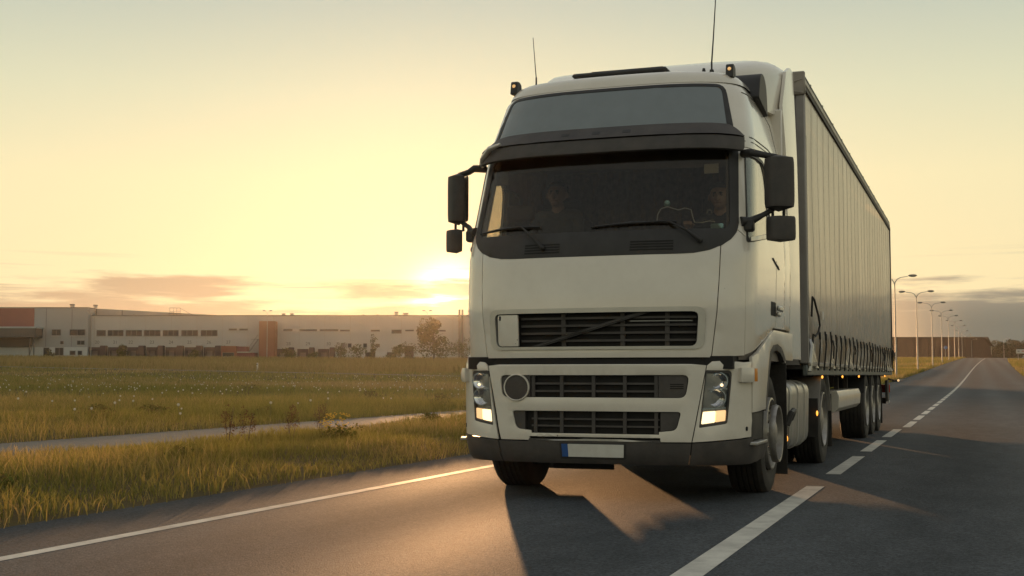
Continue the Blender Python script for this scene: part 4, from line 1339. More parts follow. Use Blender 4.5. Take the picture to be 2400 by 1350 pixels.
for s in (1, -1):
    sk = MB().prism([(s * 1.18, .545), (s * 1.235, .60), (s * 1.245, .74), (s * 1.215, .815), (s * .95, .815), (s * .95, .545)], 6.75, 9.85, 'xz').build('pallet_locker', 'bumper_white', trailer, smooth=30, bevel=.008)
    for y in (7.0, 8.3, 9.6):
        MB().box((s * 1.05, y, .92), (.06, .06, .22)).build('locker_hanger', 'frame', sk)
    MB().box((s * .80, 5.95, .60), (.14, .16, .90), .01).build('landing_leg', 'frame', trailer)
    MB().box((s * .80, 5.95, .16), (.26, .26, .04), .01).build('landing_foot', 'frame', trailer)
    for y in (4.75, 7.0, 9.4, 14.9):
        MB().sphere((s * 1.262, y, .99), .018, 10, 6, (.6, 1.4, 1)).build('side_marker', 'amber_lit', trailer)
    MB().box((s * 1.03, 14.55, .45), (.40, .015, .62), .003).build('mudflap', 'rubber', trailer)
    MB().tube([(s * 1.20, Y1 - .1, .93), (s * 1.30, Y1, .90), (s * 1.37, Y1 + .04, .895)], [.02, .016, .02], 8).build('outline_lamp_arm', 'rubber', trailer)
    MB().sphere((s * 1.385, Y1 + .02, .90), .022, 10, 8).build('outline_lamp', 'lit', trailer, smooth=60)
    MB().box((s * 1.0, Y1 - .03, .74), (.45, .06, .16), .01).build('tail_lamp', 'red_lens', trailer)
    MB().box((s * 1.18, Y1 - .22, .70), (.05, .40, .42), .01).build('rear_bracket', 'plastic', trailer)
    MB().box((s * 1.21, Y1 - .12, .48), (.02, .05, .05), .006).build('bracket_reflector', 'paper', trailer)
MB().box((0, Y1 - .06, .50), (2.3, .10, .12), .01).build('rear_underrun', 'frame', trailer)
MB().tube([(0, 5.05, 1.14), (0, 5.05, 1.0)], .045, 12).build('kingpin', 'frame', trailer)
for i, dx in enumerate((-.14, 0, .14)):
    pts = [(dx, 2.42 + .9 * t, 1.7 - .35 * sin(pi * t) + .04 * sin(18 * t)) for t in np.linspace(0, 1, 14)]
    MB().tube(pts, .014, 6).build('air_line', 'plastic', trailer)


# ------------------------------------------------------------------ people in the cab
def person(label, loc, shirt, drive, hairlen):
    P_ = thing('person', label, 'person', loc, local=True)
    caps = []

    def C(a, b, ra, rb, m):
        caps.append((Vector(a), Vector(b), ra, rb, m))
    SK, SH, TR, EY, BR, LI = 0, 1, 2, 3, 4, 5
    # trunk (origin: seat point under the hips)
    C((-.09, 0, .10), (.09, 0, .10), .12, .12, TR)
    C((0, .02, .14), (0, .05, .36), .13, .14, SH)
    C((-.05, .05, .40), (.05, .05, .40), .135, .135, SH)
    C((-.145, .05, .52), (.145, .05, .52), .072, .072, SH)
    C((0, .05, .50), (0, .035, .62), .065, .055, SK)
    # head
    C((0, .02, .735), (0, .01, .735), .092, .088, SK)
    C((0, -.02, .66), (0, -.055, .64), .058, .040, SK)
    C((0, -.01, .70), (0, -.03, .69), .078, .070, SK)
    C((0, -.098, .715), (0, -.112, .685), .013, .017, SK)
    for s in (1, -1):
        C((s * .088, .015, .725), (s * .092, .02, .695), .018, .014, SK)
        C((s * .033, -.083, .722), (s * .033, -.087, .722), .009, .008, EY)
        C((s * .022, -.088, .745), (s * .046, -.080, .744), .006, .005, BR)
        # legs
        C((s * .10, 0, .10), (s * .13, -.42, .13), .085, .062, TR)
        C((s * .13, -.42, .13), (s * .13, -.50, -.26), .060, .042, TR)
        C((s * .13, -.48, -.29), (s * .14, -.64, -.31), .042, .034, TR)
        # arms
        sh = Vector((s * .185, .05, .51))
        if drive:
            el, wr = Vector((s * .235, -.16, .30)), Vector((s * .205, -.335, .40))
        else:
            el, wr = Vector((s * .24, -.05, .25)), Vector((s * .13, -.27, .21))
        C(sh, el, .052, .042, SH)
        C(el, wr, .040, .030, SH)
        d = (wr - el).normalized()
        pal = wr + d * .075
        C(wr, pal, .026, .030, SK)
        side = Vector((0, 0, 1)).cross(d).normalized()
        dn = d.cross(side).normalized()
        for k, ln in enumerate((.060, .070, .066, .052)):
            b = pal + side * (k - 1.5) * .019 + d * .012
            m1 = b + d * ln * .55 - dn * .004 * (1 if drive else .5)
            m2 = m1 + d * ln * (.1 if drive else .35) + dn * (-.032 if drive else -.018)
            C(b, m1, .0095, .009, SK)
            C(m1, m2, .009, .008, SK)
        tb = wr + d * .03 + side * (-s) * .028
        C(tb, tb + d * .05 + side * (-s) * .022, .011, .009, SK)
    C((-.025, -.088, .652), (.025, -.088, .652), .006, .006, LI)
    vv, ff = MB(), None
    for a, b, ra, rb, m in caps:
        ax = b - a
        L = ax.length
        q = Vector((0, 0, 1)).rotation_difference(ax if L > 1e-6 else Vector((0, 0, 1)))
        rings = []
        for k in range(5):
            t = -pi / 2 + pi / 2 * k / 4
            rings.append((sin(t) * ra, max(cos(t), .02) * ra))
        for k in range(5):
            t = pi / 2 * k / 4
            rings.append((L + sin(t) * rb, max(cos(t), .02) * rb))
        rr = []
        for h, r in rings:
            rr.append([tuple(a + q @ Vector((r * cos(2 * pi * j / 14), r * sin(2 * pi * j / 14), h))) for j in range(14)])
        vv.loft(rr)
    tmp = vv.build('tmp_body', 'skin', None, 0)
    rm = tmp.modifiers.new('r', 'REMESH')
    rm.mode = 'VOXEL'
    rm.voxel_size = .0085
    sm = tmp.modifiers.new('s', 'SMOOTH')
    sm.factor = .5
    sm.iterations = 2
    dg = bpy.context.evaluated_depsgraph_get()
    me = bpy.data.meshes.new_from_object(tmp.evaluated_get(dg))
    bpy.data.objects.remove(tmp)
    me.materials.clear()
    for k in ('skin', shirt, 'trousers', 'eye', 'hair', 'lips'):
        me.materials.append(M[k])
    n = len(me.polygons)
    cen = np.zeros(n * 3)
    me.polygons.foreach_get('center', cen)
    cen = cen.reshape(-1, 3)
    best = np.full(n, 9.)
    mid = np.zeros(n, int)
    for a, b, ra, rb, m in caps:
        A, B = np.array(a), np.array(b)
        d = B - A
        t = np.clip(((cen - A) @ d) / max(d @ d, 1e-9), 0, 1)
        dist = np.linalg.norm(cen - (A + t[:, None] * d), axis=1) - (ra + (rb - ra) * t)
        k = dist < best
        best[k] = dist[k]
        mid[k] = m
    me.polygons.foreach_set('material_index', mid.tolist())
    me.polygons.foreach_set('use_smooth', [True] * n)
    body = link('body', me, P_)
    # hair cap
    mb = MB()
    vs_, fs_ = [], []
    seg, rg = 20, 10
    for i in range(rg + 1):
        t = radians(4 + (100 + hairlen) * i / rg)
        for k in range(seg):
            p = 2 * pi * k / seg
            x, y, z = sin(t) * cos(p), sin(t) * sin(p), cos(t)
            if y < -.25:      # hairline over the forehead
                lim = .50
                if z < lim:
                    f = (lim - z)
                    y += f * 1.0
                    z = lim + .02
            r = .101 + .006 * noise.noise((x * 9, y * 9, z * 9))
            vs_.append((x * r * .98, .018 + y * r * 1.05, .738 + z * r * 1.06))
    for i in range(rg):
        for k in range(seg):
            k2 = (k + 1) % seg
            fs_.append((i * seg + k, i * seg + k2, (i + 1) * seg + k2, (i + 1) * seg + k))
    mb.add(vs_, fs_).build('hair', 'hair', P_, smooth=70)
    return P_


person('driver in dark shirt with both hands on the steering wheel', (0.80, 1.28, 1.84), 'shirt_dark', True, 0)
person('passenger in grey shirt sitting with hands in lap behind windscreen', (-0.69, 1.30, 1.93), 'shirt_blue', False, 10)
# ------------------------------------------------------------------ terrain and roads
def gz(x, y):
    s = min(math.hypot(x - 2.9, max(y + 9.7, 0)), 320.0)
    return 0.0205 * 20 * math.log1p(exp((s - 80) / 20)) - 0.0205 * 20 * math.log1p(exp(-4.0))


def drift(y):
    return 3.4e-5 * max(y, 0) ** 2 if y < 420 else 3.4e-5 * 420 ** 2 + (y - 420) * .0286


rows = list(np.arange(-46, 40, 2.0)) + list(np.arange(40, 130, 5.0)) + list(np.arange(130, 440, 10.0)) + list(np.arange(440, 650, 40.0))
RL, RR = -3.15, 6.15            # road edges relative to the drifting line
PL, PR = -10.35, -7.85          # cycle path
offs = [-700, -540, -420, -320, -260, -220, -190, -160, -135, -112, -92, -75, -60, -48, -38, -30, -24, -19, -15.5, -13, -11.3, PL, PL + .3, PR - .3, PR, -7.0, -6.0, -5.0, -4.2, -3.6, RL, RL + .4, 1.5, RR - .4, RR, 6.8, 8, 10, 13, 17, 23, 32, 45, 65, 95, 140, 220, 350, 550, 700]


def bump(x, y, o):
    if RL - .05 < o < RR + .05 or PL - .05 < o < PR + .05:
        return -.06 if (RL + .1 < o < RR - .1 or PL + .1 < o < PR - .1) else 0.0
    a = .05 * noise.noise((x * .35, y * .35, 0)) + .10 * noise.noise((x * .06, y * .06, 4))
    e = min(abs(o - RL), abs(o - RR), abs(o - PL), abs(o - PR))
    f = min(1, e / 1.2)
    base = .05 * f if -7.8 < o < -3.2 else 0
    return a * f + base + (.02 if e > .2 else 0)


vv, ff = [], []
for y in rows:
    for o in offs:
        x = o + drift(y)
        vv.append((x, y, gz(x, y) + bump(x, y, o) - .01))
n = len(offs)
for i in range(len(rows) - 1):
    for k in range(n - 1):
        ff.append((i * n + k, i * n + k + 1, (i + 1) * n + k + 1, (i + 1) * n + k))
ground = struct('ground', MB().add(vv, ff), 'soil', smooth=180)


def strip(o0, o1, ys, dz, nx=2):
    vv, ff = [], []
    for y in ys:
        for k in range(nx):
            o = o0 + (o1 - o0) * k / (nx - 1)
            x = o + drift(y)
            vv.append((x, y, gz(x, y) + dz))
    for i in range(len(ys) - 1):
        for k in range(nx - 1):
            ff.append((i * nx + k, i * nx + k + 1, (i + 1) * nx + k + 1, (i + 1) * nx + k))
    return MB().add(vv, ff)


ry = [y for y in rows if y <= 600]
edge_r = random.Random(3)
# ragged asphalt edge
vv, ff = [], []
fine = list(np.arange(-46, 40, .5)) + [y for y in rows if 40 <= y <= 600]
for y in fine:
    j0 = .05 * noise.noise((y * .9, 1, 1)) + .03 * noise.noise((y * 3, 5, 1))
    j1 = .05 * noise.noise((y * .9, 8, 1)) + .03 * noise.noise((y * 3, 9, 1))
    for o in (RL + j0, RL + 1.0, 0.0, 1.5, 3.5, RR - 1, RR + j1):
        x = o + drift(y)
        vv.append((x, y, gz(x, y) + .022 - .010 * abs(o - 1.5) / 4.6))
for i in range(len(fine) - 1):
    for k in range(6):
        ff.append((i * 7 + k, i * 7 + k + 1, (i + 1) * 7 + k + 1, (i + 1) * 7 + k))
road = struct('road', MB().add(vv, ff), 'asphalt', smooth=180)


def rz_(o):
    return .022 - .010 * abs(o - 1.5) / 4.6


def line(o, w, ya, yb, name):
    ys = [ya] + [y for y in fine if ya < y < yb] + [yb]
    ob = strip(o - w / 2, o + w / 2, ys, rz_(o) + .002).build(name, 'paint', road, 0)
    return ob


line(-2.13, .11, -46, 60, 'edge_line')
line(1.5, .155, -46, 1.95, 'centre_line')
y = 3.40
for i in range(75):
    line(1.5 + (.0 if y < 12 else .1), .145, y, y + 2.95, 'centre_dash')
    y += 3.95
# cycle path
vv, ff = [], []
pf = list(np.arange(-46, 130, 1.0)) + [y for y in rows if 130 <= y <= 330]
for y in pf:
    j0 = .06 * noise.noise((y * .7, 21, 1)) + .04 * noise.noise((y * 2.3, 25, 1))
    j1 = .06 * noise.noise((y * .7, 28, 1)) + .04 * noise.noise((y * 2.3, 29, 1))
    for o in (PL + j0, (PL + PR) / 2, PR + j1):
        x = o + drift(y)
        vv.append((x, y, gz(x, y) + (.03 if o == (PL + PR) / 2 else .015)))
for i in range(len(pf) - 1):
    for k in range(2):
        ff.append((i * 3 + k, i * 3 + k + 1, (i + 1) * 3 + k + 1, (i + 1) * 3 + k))
struct('cycle_path', MB().add(vv, ff), 'path', smooth=180)
# gravel track across the meadow
tp = [(-190, 138), (-139, 125), (-112, 118.9), (-82, 111.7), (-58.8, 104.1), (-39.6, 95.1), (-28, 90), (-16, 88), (-6, 88)]
vv, ff = [], []
P2 = []
for i in range(len(tp) - 1):
    for t in np.linspace(0, 1, 10, endpoint=False):
        P2.append((tp[i][0] + (tp[i + 1][0] - tp[i][0]) * t, tp[i][1] + (tp[i + 1][1] - tp[i][1]) * t))
for x, y in P2:
    w = 1.5
    vv += [(x, y - w, gz(x, y - w) + .14), (x, y + w, gz(x, y + w) + .14)]
for i in range(len(P2) - 1):
    ff.append((2 * i, 2 * i + 2, 2 * i + 3, 2 * i + 1))
struct('gravel_track', MB().add(vv, ff), 'gravel')
# side road meeting the main road by the first lamp
vv, ff = [], []
for i in range(31):
    t = i / 30
    x, y = -2.4 - 46 * t, 93 + 5.0 * t + 26 * t * t
    vv += [(x, y - 2.6 - 3 * (1 - t) ** 6, gz(x, y - 3) + .035), (x, y + 2.6 + 3 * (1 - t) ** 6, gz(x, y + 3) + .035)]
for i in range(30):
    ff.append((2 * i, 2 * i + 2, 2 * i + 3, 2 * i + 1))
struct('side_road', MB().add(vv, ff), 'path')
# ------------------------------------------------------------------ vegetation
FW = np.array([-sin(.348), cos(.348)])
RT = np.array([cos(.348), sin(.348)])
C0 = np.array([2.87, -9.71])


def tinted(name, V, F_, tint, m, parent=None):
    """V (n,3), F_ list of index arrays with equal length rows, tint (n,3)"""
    me = bpy.data.meshes.new(name)
    nf = [f.shape[0] for f in F_]
    me.vertices.add(len(V))
    me.vertices.foreach_set('co', V.astype(np.float32).ravel())
    loops = np.concatenate([f.ravel() for f in F_]).astype(np.int32)
    sizes = np.concatenate([np.full(f.shape[0], f.shape[1]) for f in F_])
    starts = np.concatenate([[0], np.cumsum(sizes)[:-1]]).astype(np.int32)
    me.loops.add(len(loops))
    me.loops.foreach_set('vertex_index', loops)
    me.polygons.add(len(sizes))
    me.polygons.foreach_set('loop_start', starts)
    me.update(calc_edges=True)
    a = me.attributes.new('tint', 'FLOAT_COLOR', 'POINT')
    a.data.foreach_set('color', np.c_[tint, np.ones(len(tint))].astype(np.float32).ravel())
    me.materials.append(M[m])
    me.validate()
    return link(name, me, parent)


def noise2(x, y, s, k):
    return np.array([noise.noise((a * s, b * s, k)) for a, b in zip(x, y)])


def blades(x, y, z, h, w, lean, tint, tipmul=1.25):
    """bent blades: two base, two middle, one tip"""
    n = len(x)
    a = nrng.uniform(0, 2 * pi, n)
    b = nrng.uniform(0, 2 * pi, n)
    dx, dy = np.cos(a) * w / 2, np.sin(a) * w / 2
    lx, ly = np.cos(b) * lean * h, np.sin(b) * lean * h
    V = np.empty((n, 5, 3))
    V[:, 0] = np.c_[x - dx, y - dy, z]
    V[:, 1] = np.c_[x + dx, y + dy, z]
    V[:, 2] = np.c_[x + dx * .75 + lx * .35, y + dy * .75 + ly * .35, z + h * .55]
    V[:, 3] = np.c_[x - dx * .75 + lx * .35, y - dy * .75 + ly * .35, z + h * .55]
    V[:, 4] = np.c_[x + lx, y + ly, z + h * np.sqrt(np.maximum(1 - lean ** 2 * .6, .2))]
    i = np.arange(n) * 5
    Q = np.c_[i, i + 1, i + 2, i + 3]
    T = np.c_[i + 3, i + 2, i + 4]
    t = np.repeat(tint[:, None, :], 5, 1)
    t[:, 4] *= tipmul
    return V.reshape(-1, 3), [Q, T], t.reshape(-1, 3)


GREEN = np.array([.170, .175, .044])
OLIVE = np.array([.290, .240, .068])
STRAW = np.array([.450, .320, .145])
RUST = np.array([.150, .070, .035])
DARKG = np.array([.032, .050, .016])


def mixtint(x, y, seed, ps):
    n1 = noise2(x, y, ps, seed) * .5 + .5 + nrng.normal(0, .14, len(x))
    n2 = noise2(x, y, ps * .55, seed + 5) * .5 + .5 + nrng.normal(0, .10, len(x))
    t = np.clip(n1, 0, 1)[:, None]
    c = GREEN * (1 - t) + OLIVE * t
    k = np.clip((n2 - .48) * 3.2, 0, .85)[:, None]
    c = c * (1 - k) + STRAW * k
    return c * nrng.uniform(.75, 1.25, (len(x), 1))


GZ = np.vectorize(gz)
DR = np.vectorize(drift)


def lay(o0, o1, y0, y1, n, view=True, margin=.08):
    y = nrng.uniform(y0, y1, n)
    o = nrng.uniform(o0, o1, n)
    x = o + DR(y)
    if view:
        d = np.c_[x, y] - C0
        f = d @ FW
        r = d @ RT
        k = (f > 1.5) & (np.abs(r) < (.40 + margin) * f + 1.5)
        x, y, o = x[k], y[k], o[k]
    return x, y, o


# verge between road and cycle path
x, y, o = lay(-7.95, -3.05, -8, 45, 120000)
hump = .30 + .55 * np.clip((o + 3.2) / -1.8, 0, 1) * np.clip((-7.6 - o) / -1.2, .25, 1)
patchy = np.clip(.55 + .9 * noise2(x, y, .55, 2.2), .25, 1.4)
h = .36 * hump * patchy * nrng.uniform(.35, 1.4, len(x)) + .03
keep = nrng.random(len(x)) < np.clip(.25 + (-3.0 - o) * 1.6, 0, 1)
x, y, o, h = x[keep], y[keep], o[keep], h[keep]
V, F_, T = blades(x, y, GZ(x, y) + .02, h, nrng.uniform(.006, .014, len(x)), nrng.uniform(.1, .75, len(x)), mixtint(x, y, 1.0, .45))
g = tinted('verge_grass', V, F_, T, 'grass')
tag(g, 'tall mixed green and dry grass on the verge between road and cycle path', 'grass')
g['kind'] = 'stuff'
# verge farther on and right of the road
xs = []
for a in ((-7.95, -3.2, 45, 150, 26000), (6.2, 14, -4, 60, 20000), (6.2, 26, 60, 260, 24000), (-34, -3.2, 95, 330, 30000)):
    x, y, o = lay(*a)
    xs.append((x, y))
x = np.concatenate([q[0] for q in xs])
y = np.concatenate([q[1] for q in xs])
big = np.clip(np.hypot(x - 2.9, y + 9.7) / 45, 1, 4.5)
V, F_, T = blades(x, y, GZ(x, y), nrng.uniform(.12, .34, len(x)) * (1 + .12 * big), .014 * big, nrng.uniform(.1, .7, len(x)), mixtint(x, y, 3.0, .12))
g = tinted('roadside_grass', V, F_, T, 'grass')
tag(g, 'short roadside grass under the street lamps and along the far road edges', 'grass')
g['kind'] = 'stuff'
# meadow left of the path
xs, ys = [], []
for (o0, o1, y0, y1, nn) in ((-28, -10.2, -6, 32, 90000), (-70, -10.2, 10, 75, 80000), (-120, -12, 50, 125, 60000)):
    x, y, o = lay(o0, o1, y0, y1, nn)
    xs.append(x)
    ys.append(y)
x, y = np.concatenate(xs), np.concatenate(ys)
dist = np.hypot(x - 2.9, y + 9.7)
big = np.clip(dist / 22, 1, 5)
hh = (.16 + .22 * np.clip(noise2(x, y, .25, 8.0) + .45, 0, 1.2)) * nrng.uniform(.5, 1.3, len(x))
V, F_, T = blades(x, y, GZ(x, y) - .01, hh, .010 * big, nrng.uniform(.1, .8, len(x)), mixtint(x, y, 6.0, .10))
g = tinted('meadow_grass', V, F_, T, 'grass')
tag(g, 'meadow of olive and straw coloured grass reaching back to the warehouse', 'grass')
g['kind'] = 'stuff'
# tall dry grass beyond the track
n = 60000
f = nrng.uniform(135, 284, n)
r = nrng.uniform(-.47, .10, n) * f
x = C0[0] + FW[0] * f + RT[0] * r
y = C0[1] + FW[1] * f + RT[1] * r
near_track = np.abs(y - np.interp(x, [p[0] for p in tp], [p[1] for p in tp])) < 3
k = ~near_track & (y > np.interp(x, [p[0] for p in tp], [p[1] for p in tp]) + 3)
x, y = x[k], y[k]
tt = mixtint(x, y, 9.0, .03)
tt = tt * .45 + STRAW * .62 * nrng.uniform(.6, 1.0, (len(x), 1)) * .75
V, F_, T = blades(x, y, GZ(x, y), nrng.uniform(.5, 1.15, len(x)), nrng.uniform(.06, .14, len(x)), nrng.uniform(.05, .5, len(x)), tt)
g = tinted('dry_grass', V, F_, T, 'grass')
tag(g, 'band of tall pale dry grass in front of the warehouse docks', 'grass')
g['kind'] = 'stuff'


def leaves(c, rad, n, size, cols, flat=.0):
    """leaf quads through an ellipsoidal crown, denser in random lobes"""
    lob = nrng.normal(0, .55, (9, 3))
    lob /= np.maximum(np.linalg.norm(lob, axis=1), .7)[:, None]
    lr = nrng.uniform(.35, .62, 9)
    k = nrng.integers(0, 9, n)
    p = nrng.normal(0, 1, (n, 3))
    p /= np.linalg.norm(p, axis=1)[:, None]
    p = lob[k] * .72 + p * (lr[k] * nrng.uniform(.35, 1.05, n) ** .5)[:, None]
    p[:, 2] = np.maximum(p[:, 2], -.95)
    pos = np.array(c) + p * np.array(rad)
    a = nrng.normal(0, 1, (n, 3))
    a /= np.linalg.norm(a, axis=1)[:, None]
    b = np.cross(a, nrng.normal(0, 1, (n, 3)))
    b /= np.linalg.norm(b, axis=1)[:, None]
    s = size * nrng.uniform(.6, 1.3, n)[:, None]
    V = np.stack([pos - a * s * .5, pos + b * s * .28, pos + a * s * .5, pos - b * s * .28], 1).reshape(-1, 3)
    i = np.arange(n) * 4
    t = np.array(cols)[nrng.integers(0, len(cols), n)] * nrng.uniform(.7, 1.3, (n, 1))
    return V, [np.c_[i, i + 1, i + 2, i + 3]], np.repeat(t, 4, 0)


SHR = [(.075, .090, .026), (.10, .105, .032), (.060, .075, .024), (.13, .11, .04)]
TRE = [(.022, .038, .022), (.030, .048, .026), (.018, .030, .020)]


def shrub(name, label, cat, loc, rad, n, size, cols, trunk=.05, group=None, stems=5):
    t = thing(name, label, cat, loc, group, local=True)
    mb = MB()
    for k in range(stems):
        a = 2 * pi * k / stems + rnd.uniform(-.4, .4)
        h = rad[2] * rnd.uniform(1.1, 1.7)
        mb.tube([(0, 0, -.1), (cos(a) * rad[0] * .2, sin(a) * rad[1] * .2, h * .45), (cos(a) * rad[0] * .5, sin(a) * rad[1] * .5, h)], [trunk, trunk * .7, trunk * .25], 6)
    mb.build('stems', 'bark', t)
    V, F_, T = leaves((0, 0, rad[2] * 1.05), rad, n, size, cols)
    tinted('foliage', V, F_, T, 'leaf', t)
    return t


def tree(label, loc, H, R_, cols, n=2600, group=None):
    t = thing('tree', label, 'tree', loc, group, local=True)
    mb = MB()
    mb.tube([(0, 0, -.3), (.05, 0, H * .3), (-.06, .08, H * .6), (0, 0, H * .88)], [H * .028, H * .02, H * .013, H * .004], 8)
    for k in range(7):
        a = k * 2.4
        z = H * (.32 + .07 * k)
        mb.tube([(0, 0, z), (cos(a) * R_ * .4, sin(a) * R_ * .4, z + H * .08), (cos(a) * R_ * .75, sin(a) * R_ * .75, z + H * .12)], [H * .011, H * .007, H * .002], 5)
    mb.build('trunk', 'bark', t)
    V, F_, T = leaves((0, 0, H * .54), (R_, R_, H * .47), n, H * .06, cols)
    tinted('crown', V, F_, T, 'leaf', t)
    return t


def along(px_r, f):
    """point at forward distance f and sideways offset px_r, both in metres from the road-side viewpoint"""
    return (C0[0] + FW[0] * f + RT[0] * px_r, C0[1] + FW[1] * f + RT[1] * px_r)


def place(r, f):
    x, y = along(r, f)
    return (x, y, gz(x, y))


# shrubs in front of the warehouse (sideways, forward, half-width, half-height, label)
for r, f, rx, rz2, n, lab in (
        (-84.5, 278, 1.4, 1.5, 500, 'small bush growing before dock number 22'),
        (-100.0, 277, 1.2, 1.0, 350, 'low bush below the two square windows of the grey hall'),
        (-67.5, 272, 1.3, 1.2, 400, 'low bush between docks number 25 and 26'),
        (-46.5, 268, 2.0, 1.4, 600, 'round bush standing before dock number 28'),
        (-42.0, 268, 1.5, 1.2, 450, 'bush before dock number 29'),
        (-35.8, 266, 1.8, 1.8, 600, 'bush under the narrow door of the warehouse'),
        (-31.5, 264, 1.9, 1.7, 600, 'bush left of a slender sapling by the warehouse'),
        (-24.5, 262, 2.1, 1.5, 650, 'bush with pale stems near the wide window'),
        (-20.0, 250, 3.0, 1.9, 800, 'broad bush at the foot of the tall tree by the warehouse'),
        (-9.5, 250, 3.4, 2.4, 900, 'broad bush right of the tall tree by the warehouse'),
        (-5.0, 246, 3.4, 2.9, 900, 'tall bush beside the twin chimneys of the warehouse')):
    shrub('bush', lab, 'bush', place(r, f), (rx, rx, rz2), n, .34, SHR, .05)
tree('tall feathery tree in front of the warehouse below the low sun', place(-15.0, 246), 8.6, 2.9, [(.10, .10, .035), (.13, .11, .04), (.08, .085, .03)], 2000)
tree('slender leaning sapling in front of the warehouse', place(-28.6, 263), 5.6, .9, SHR, 500)
# dark weeds in the meadow
for r, f, s_, lab in ((-8.7, 27, .30, 'dark leafy weed in the meadow close to the cycle path'), (-8.1, 29, .26, 'dark weed clump behind the cycle path with straw grass round it'), (-5.9, 31, .20, 'small dark weed among white seed heads'), (-10.5, 25, .22, 'brown weed clump in the shaded near corner of the meadow'), (-4.8, 44, .34, 'dark round weed standing alone in the meadow'), (-1.9, 36, .30, 'weed tuft where the meadow meets the sunlit path'), (-12.4, 60, .5, 'dark low clump far back in the meadow'), (-2.2, 40, .32, 'ragged dark weed near the truck in the meadow'), (-1.0, 34, .26, 'spiky weed close behind the sunlit path')):
    shrub('weed', lab, 'weed', place(r, f), (s_ * 1.3, s_ * 1.3, s_ * .6), 300, .07, [(.12, .125, .04), (.17, .15, .055), (.17, .12, .05)], .012, 'dark weeds in the meadow')
# reddish dock plants on the verge
for i, (o, y) in enumerate(((-6.4, 4.9), (-6.6, 5.7), (-6.3, 6.4), (-6.5, 7.6))):
    t = thing('dock_plant', 'reddish brown dock seed stalk in the verge beside the cycle path', 'plant', (o, y, .0), 'dock stalks on the verge', local=True)
    mb = MB()
    for k in range(3):
        a = rnd.uniform(0, 6.28)
        hh = rnd.uniform(.40, .62)
        mb.tube([(0, 0, -.05), (cos(a) * .05, sin(a) * .05, hh * .6), (cos(a) * .10, sin(a) * .10, hh)], [.0035, .003, .002], 5)
    mb.build('stalk', 'bark', t)
    V, F_, T = leaves((0, 0, .36), (.11, .11, .24), 300, .026, [(.17, .095, .05), (.13, .07, .04), (.12, .085, .035)])
    tinted('seeds', V, F_, T, 'leaf', t)['kind'] = 'stuff'
# yellow flowering weed and leafy tufts on the verge
def leafy(name, lab, cat, loc, s_, cols, n, size, flowers=0, group=None):
    t = shrub(name, lab, cat, loc, (s_ * 1.5, s_ * 1.5, s_ * .62), n, size, cols, .006, group, 7)
    if flowers:
        mb = MB()
        for k in range(flowers):
            a, r_ = rnd.uniform(0, 6.28), s_ * rnd.uniform(.1, .9) ** .5
            z = s_ * rnd.uniform(.9, 1.75)
            for q in range(3):
                mb.sphere((cos(a) * r_ + rnd.uniform(-.02, .02), sin(a) * r_ + rnd.uniform(-.02, .02), z + rnd.uniform(-.015, .015)), .014, 6, 4, (1, 1, .5))
        mb.build('flower_heads', 'yellow', t)['kind'] = 'stuff'
    return t


leafy('flowering_weed', 'yellow flowering weed in the verge grass', 'weed', (-5.9, 6.9, 0), .26, [(.10, .11, .025), (.14, .12, .03)], 500, .05, 46)
for i, (o, y, s_) in enumerate(((-4.8, -1.2, .15), (-5.4, 2.6, .18), (-6.6, 0.6, .18), (-6.9, 12.4, .22), (-5.0, 9.6, .18), (-7.1, 15.8, .36), (-7.0, 17.5, .30))):
    leafy('weed', ['broad leafy green weed tufting out of the verge grass', 'broad leafy green weed tufting out of the verge grass'][i % 2], 'weed', (o, y, .02), s_, [(.12, .135, .036), (.17, .165, .046), (.19, .15, .055)], 480, .05, 0, 'leafy weeds on the verge')
# dandelion clocks
head = MB().sphere((0, 0, .30), .024, 10, 7)
me_head = head.build('tmp', 'seedhead').data
me_stem = MB().tube([(0, 0, 0), (.01, .005, .15), (0, 0, .28)], .004, 5).build('tmp2', 'stem').data
for nm in ('tmp', 'tmp2'):
    bpy.data.objects.remove(bpy.data.objects[nm])
spots = []
while len(spots) < 70:
    f = rnd.uniform(24, 62)
    r = rnd.uniform(-.40, .0) * f
    x, y = along(r, f)
    if x - drift(y) < PL - .6:
        spots.append((x, y))
for x, y in spots:
    t = thing('dandelion', 'white dandelion seed head standing in the meadow grass', 'flower', (x, y, gz(x, y)), 'dandelion clocks in the meadow', rnd.uniform(0, 6), local=True)
    sc_ = rnd.uniform(.8, 1.3)
    t.scale = (sc_, sc_, sc_)
    link('seed_head', me_head, t)
    link('stalk', me_stem, t)
mb = MB()
for _ in range(330):
    f = rnd.uniform(55, 118)
    r = rnd.uniform(-.42, .0) * f
    x, y = along(r, f)
    mb.sphere((x, y, gz(x, y) + rnd.uniform(.20, .34)), .030, 6, 4)
g = mb.build('far_dandelions', 'seedhead')
tag(g, 'scatter of tiny white seed heads far out in the meadow', 'flowers')
g['kind'] = 'stuff'
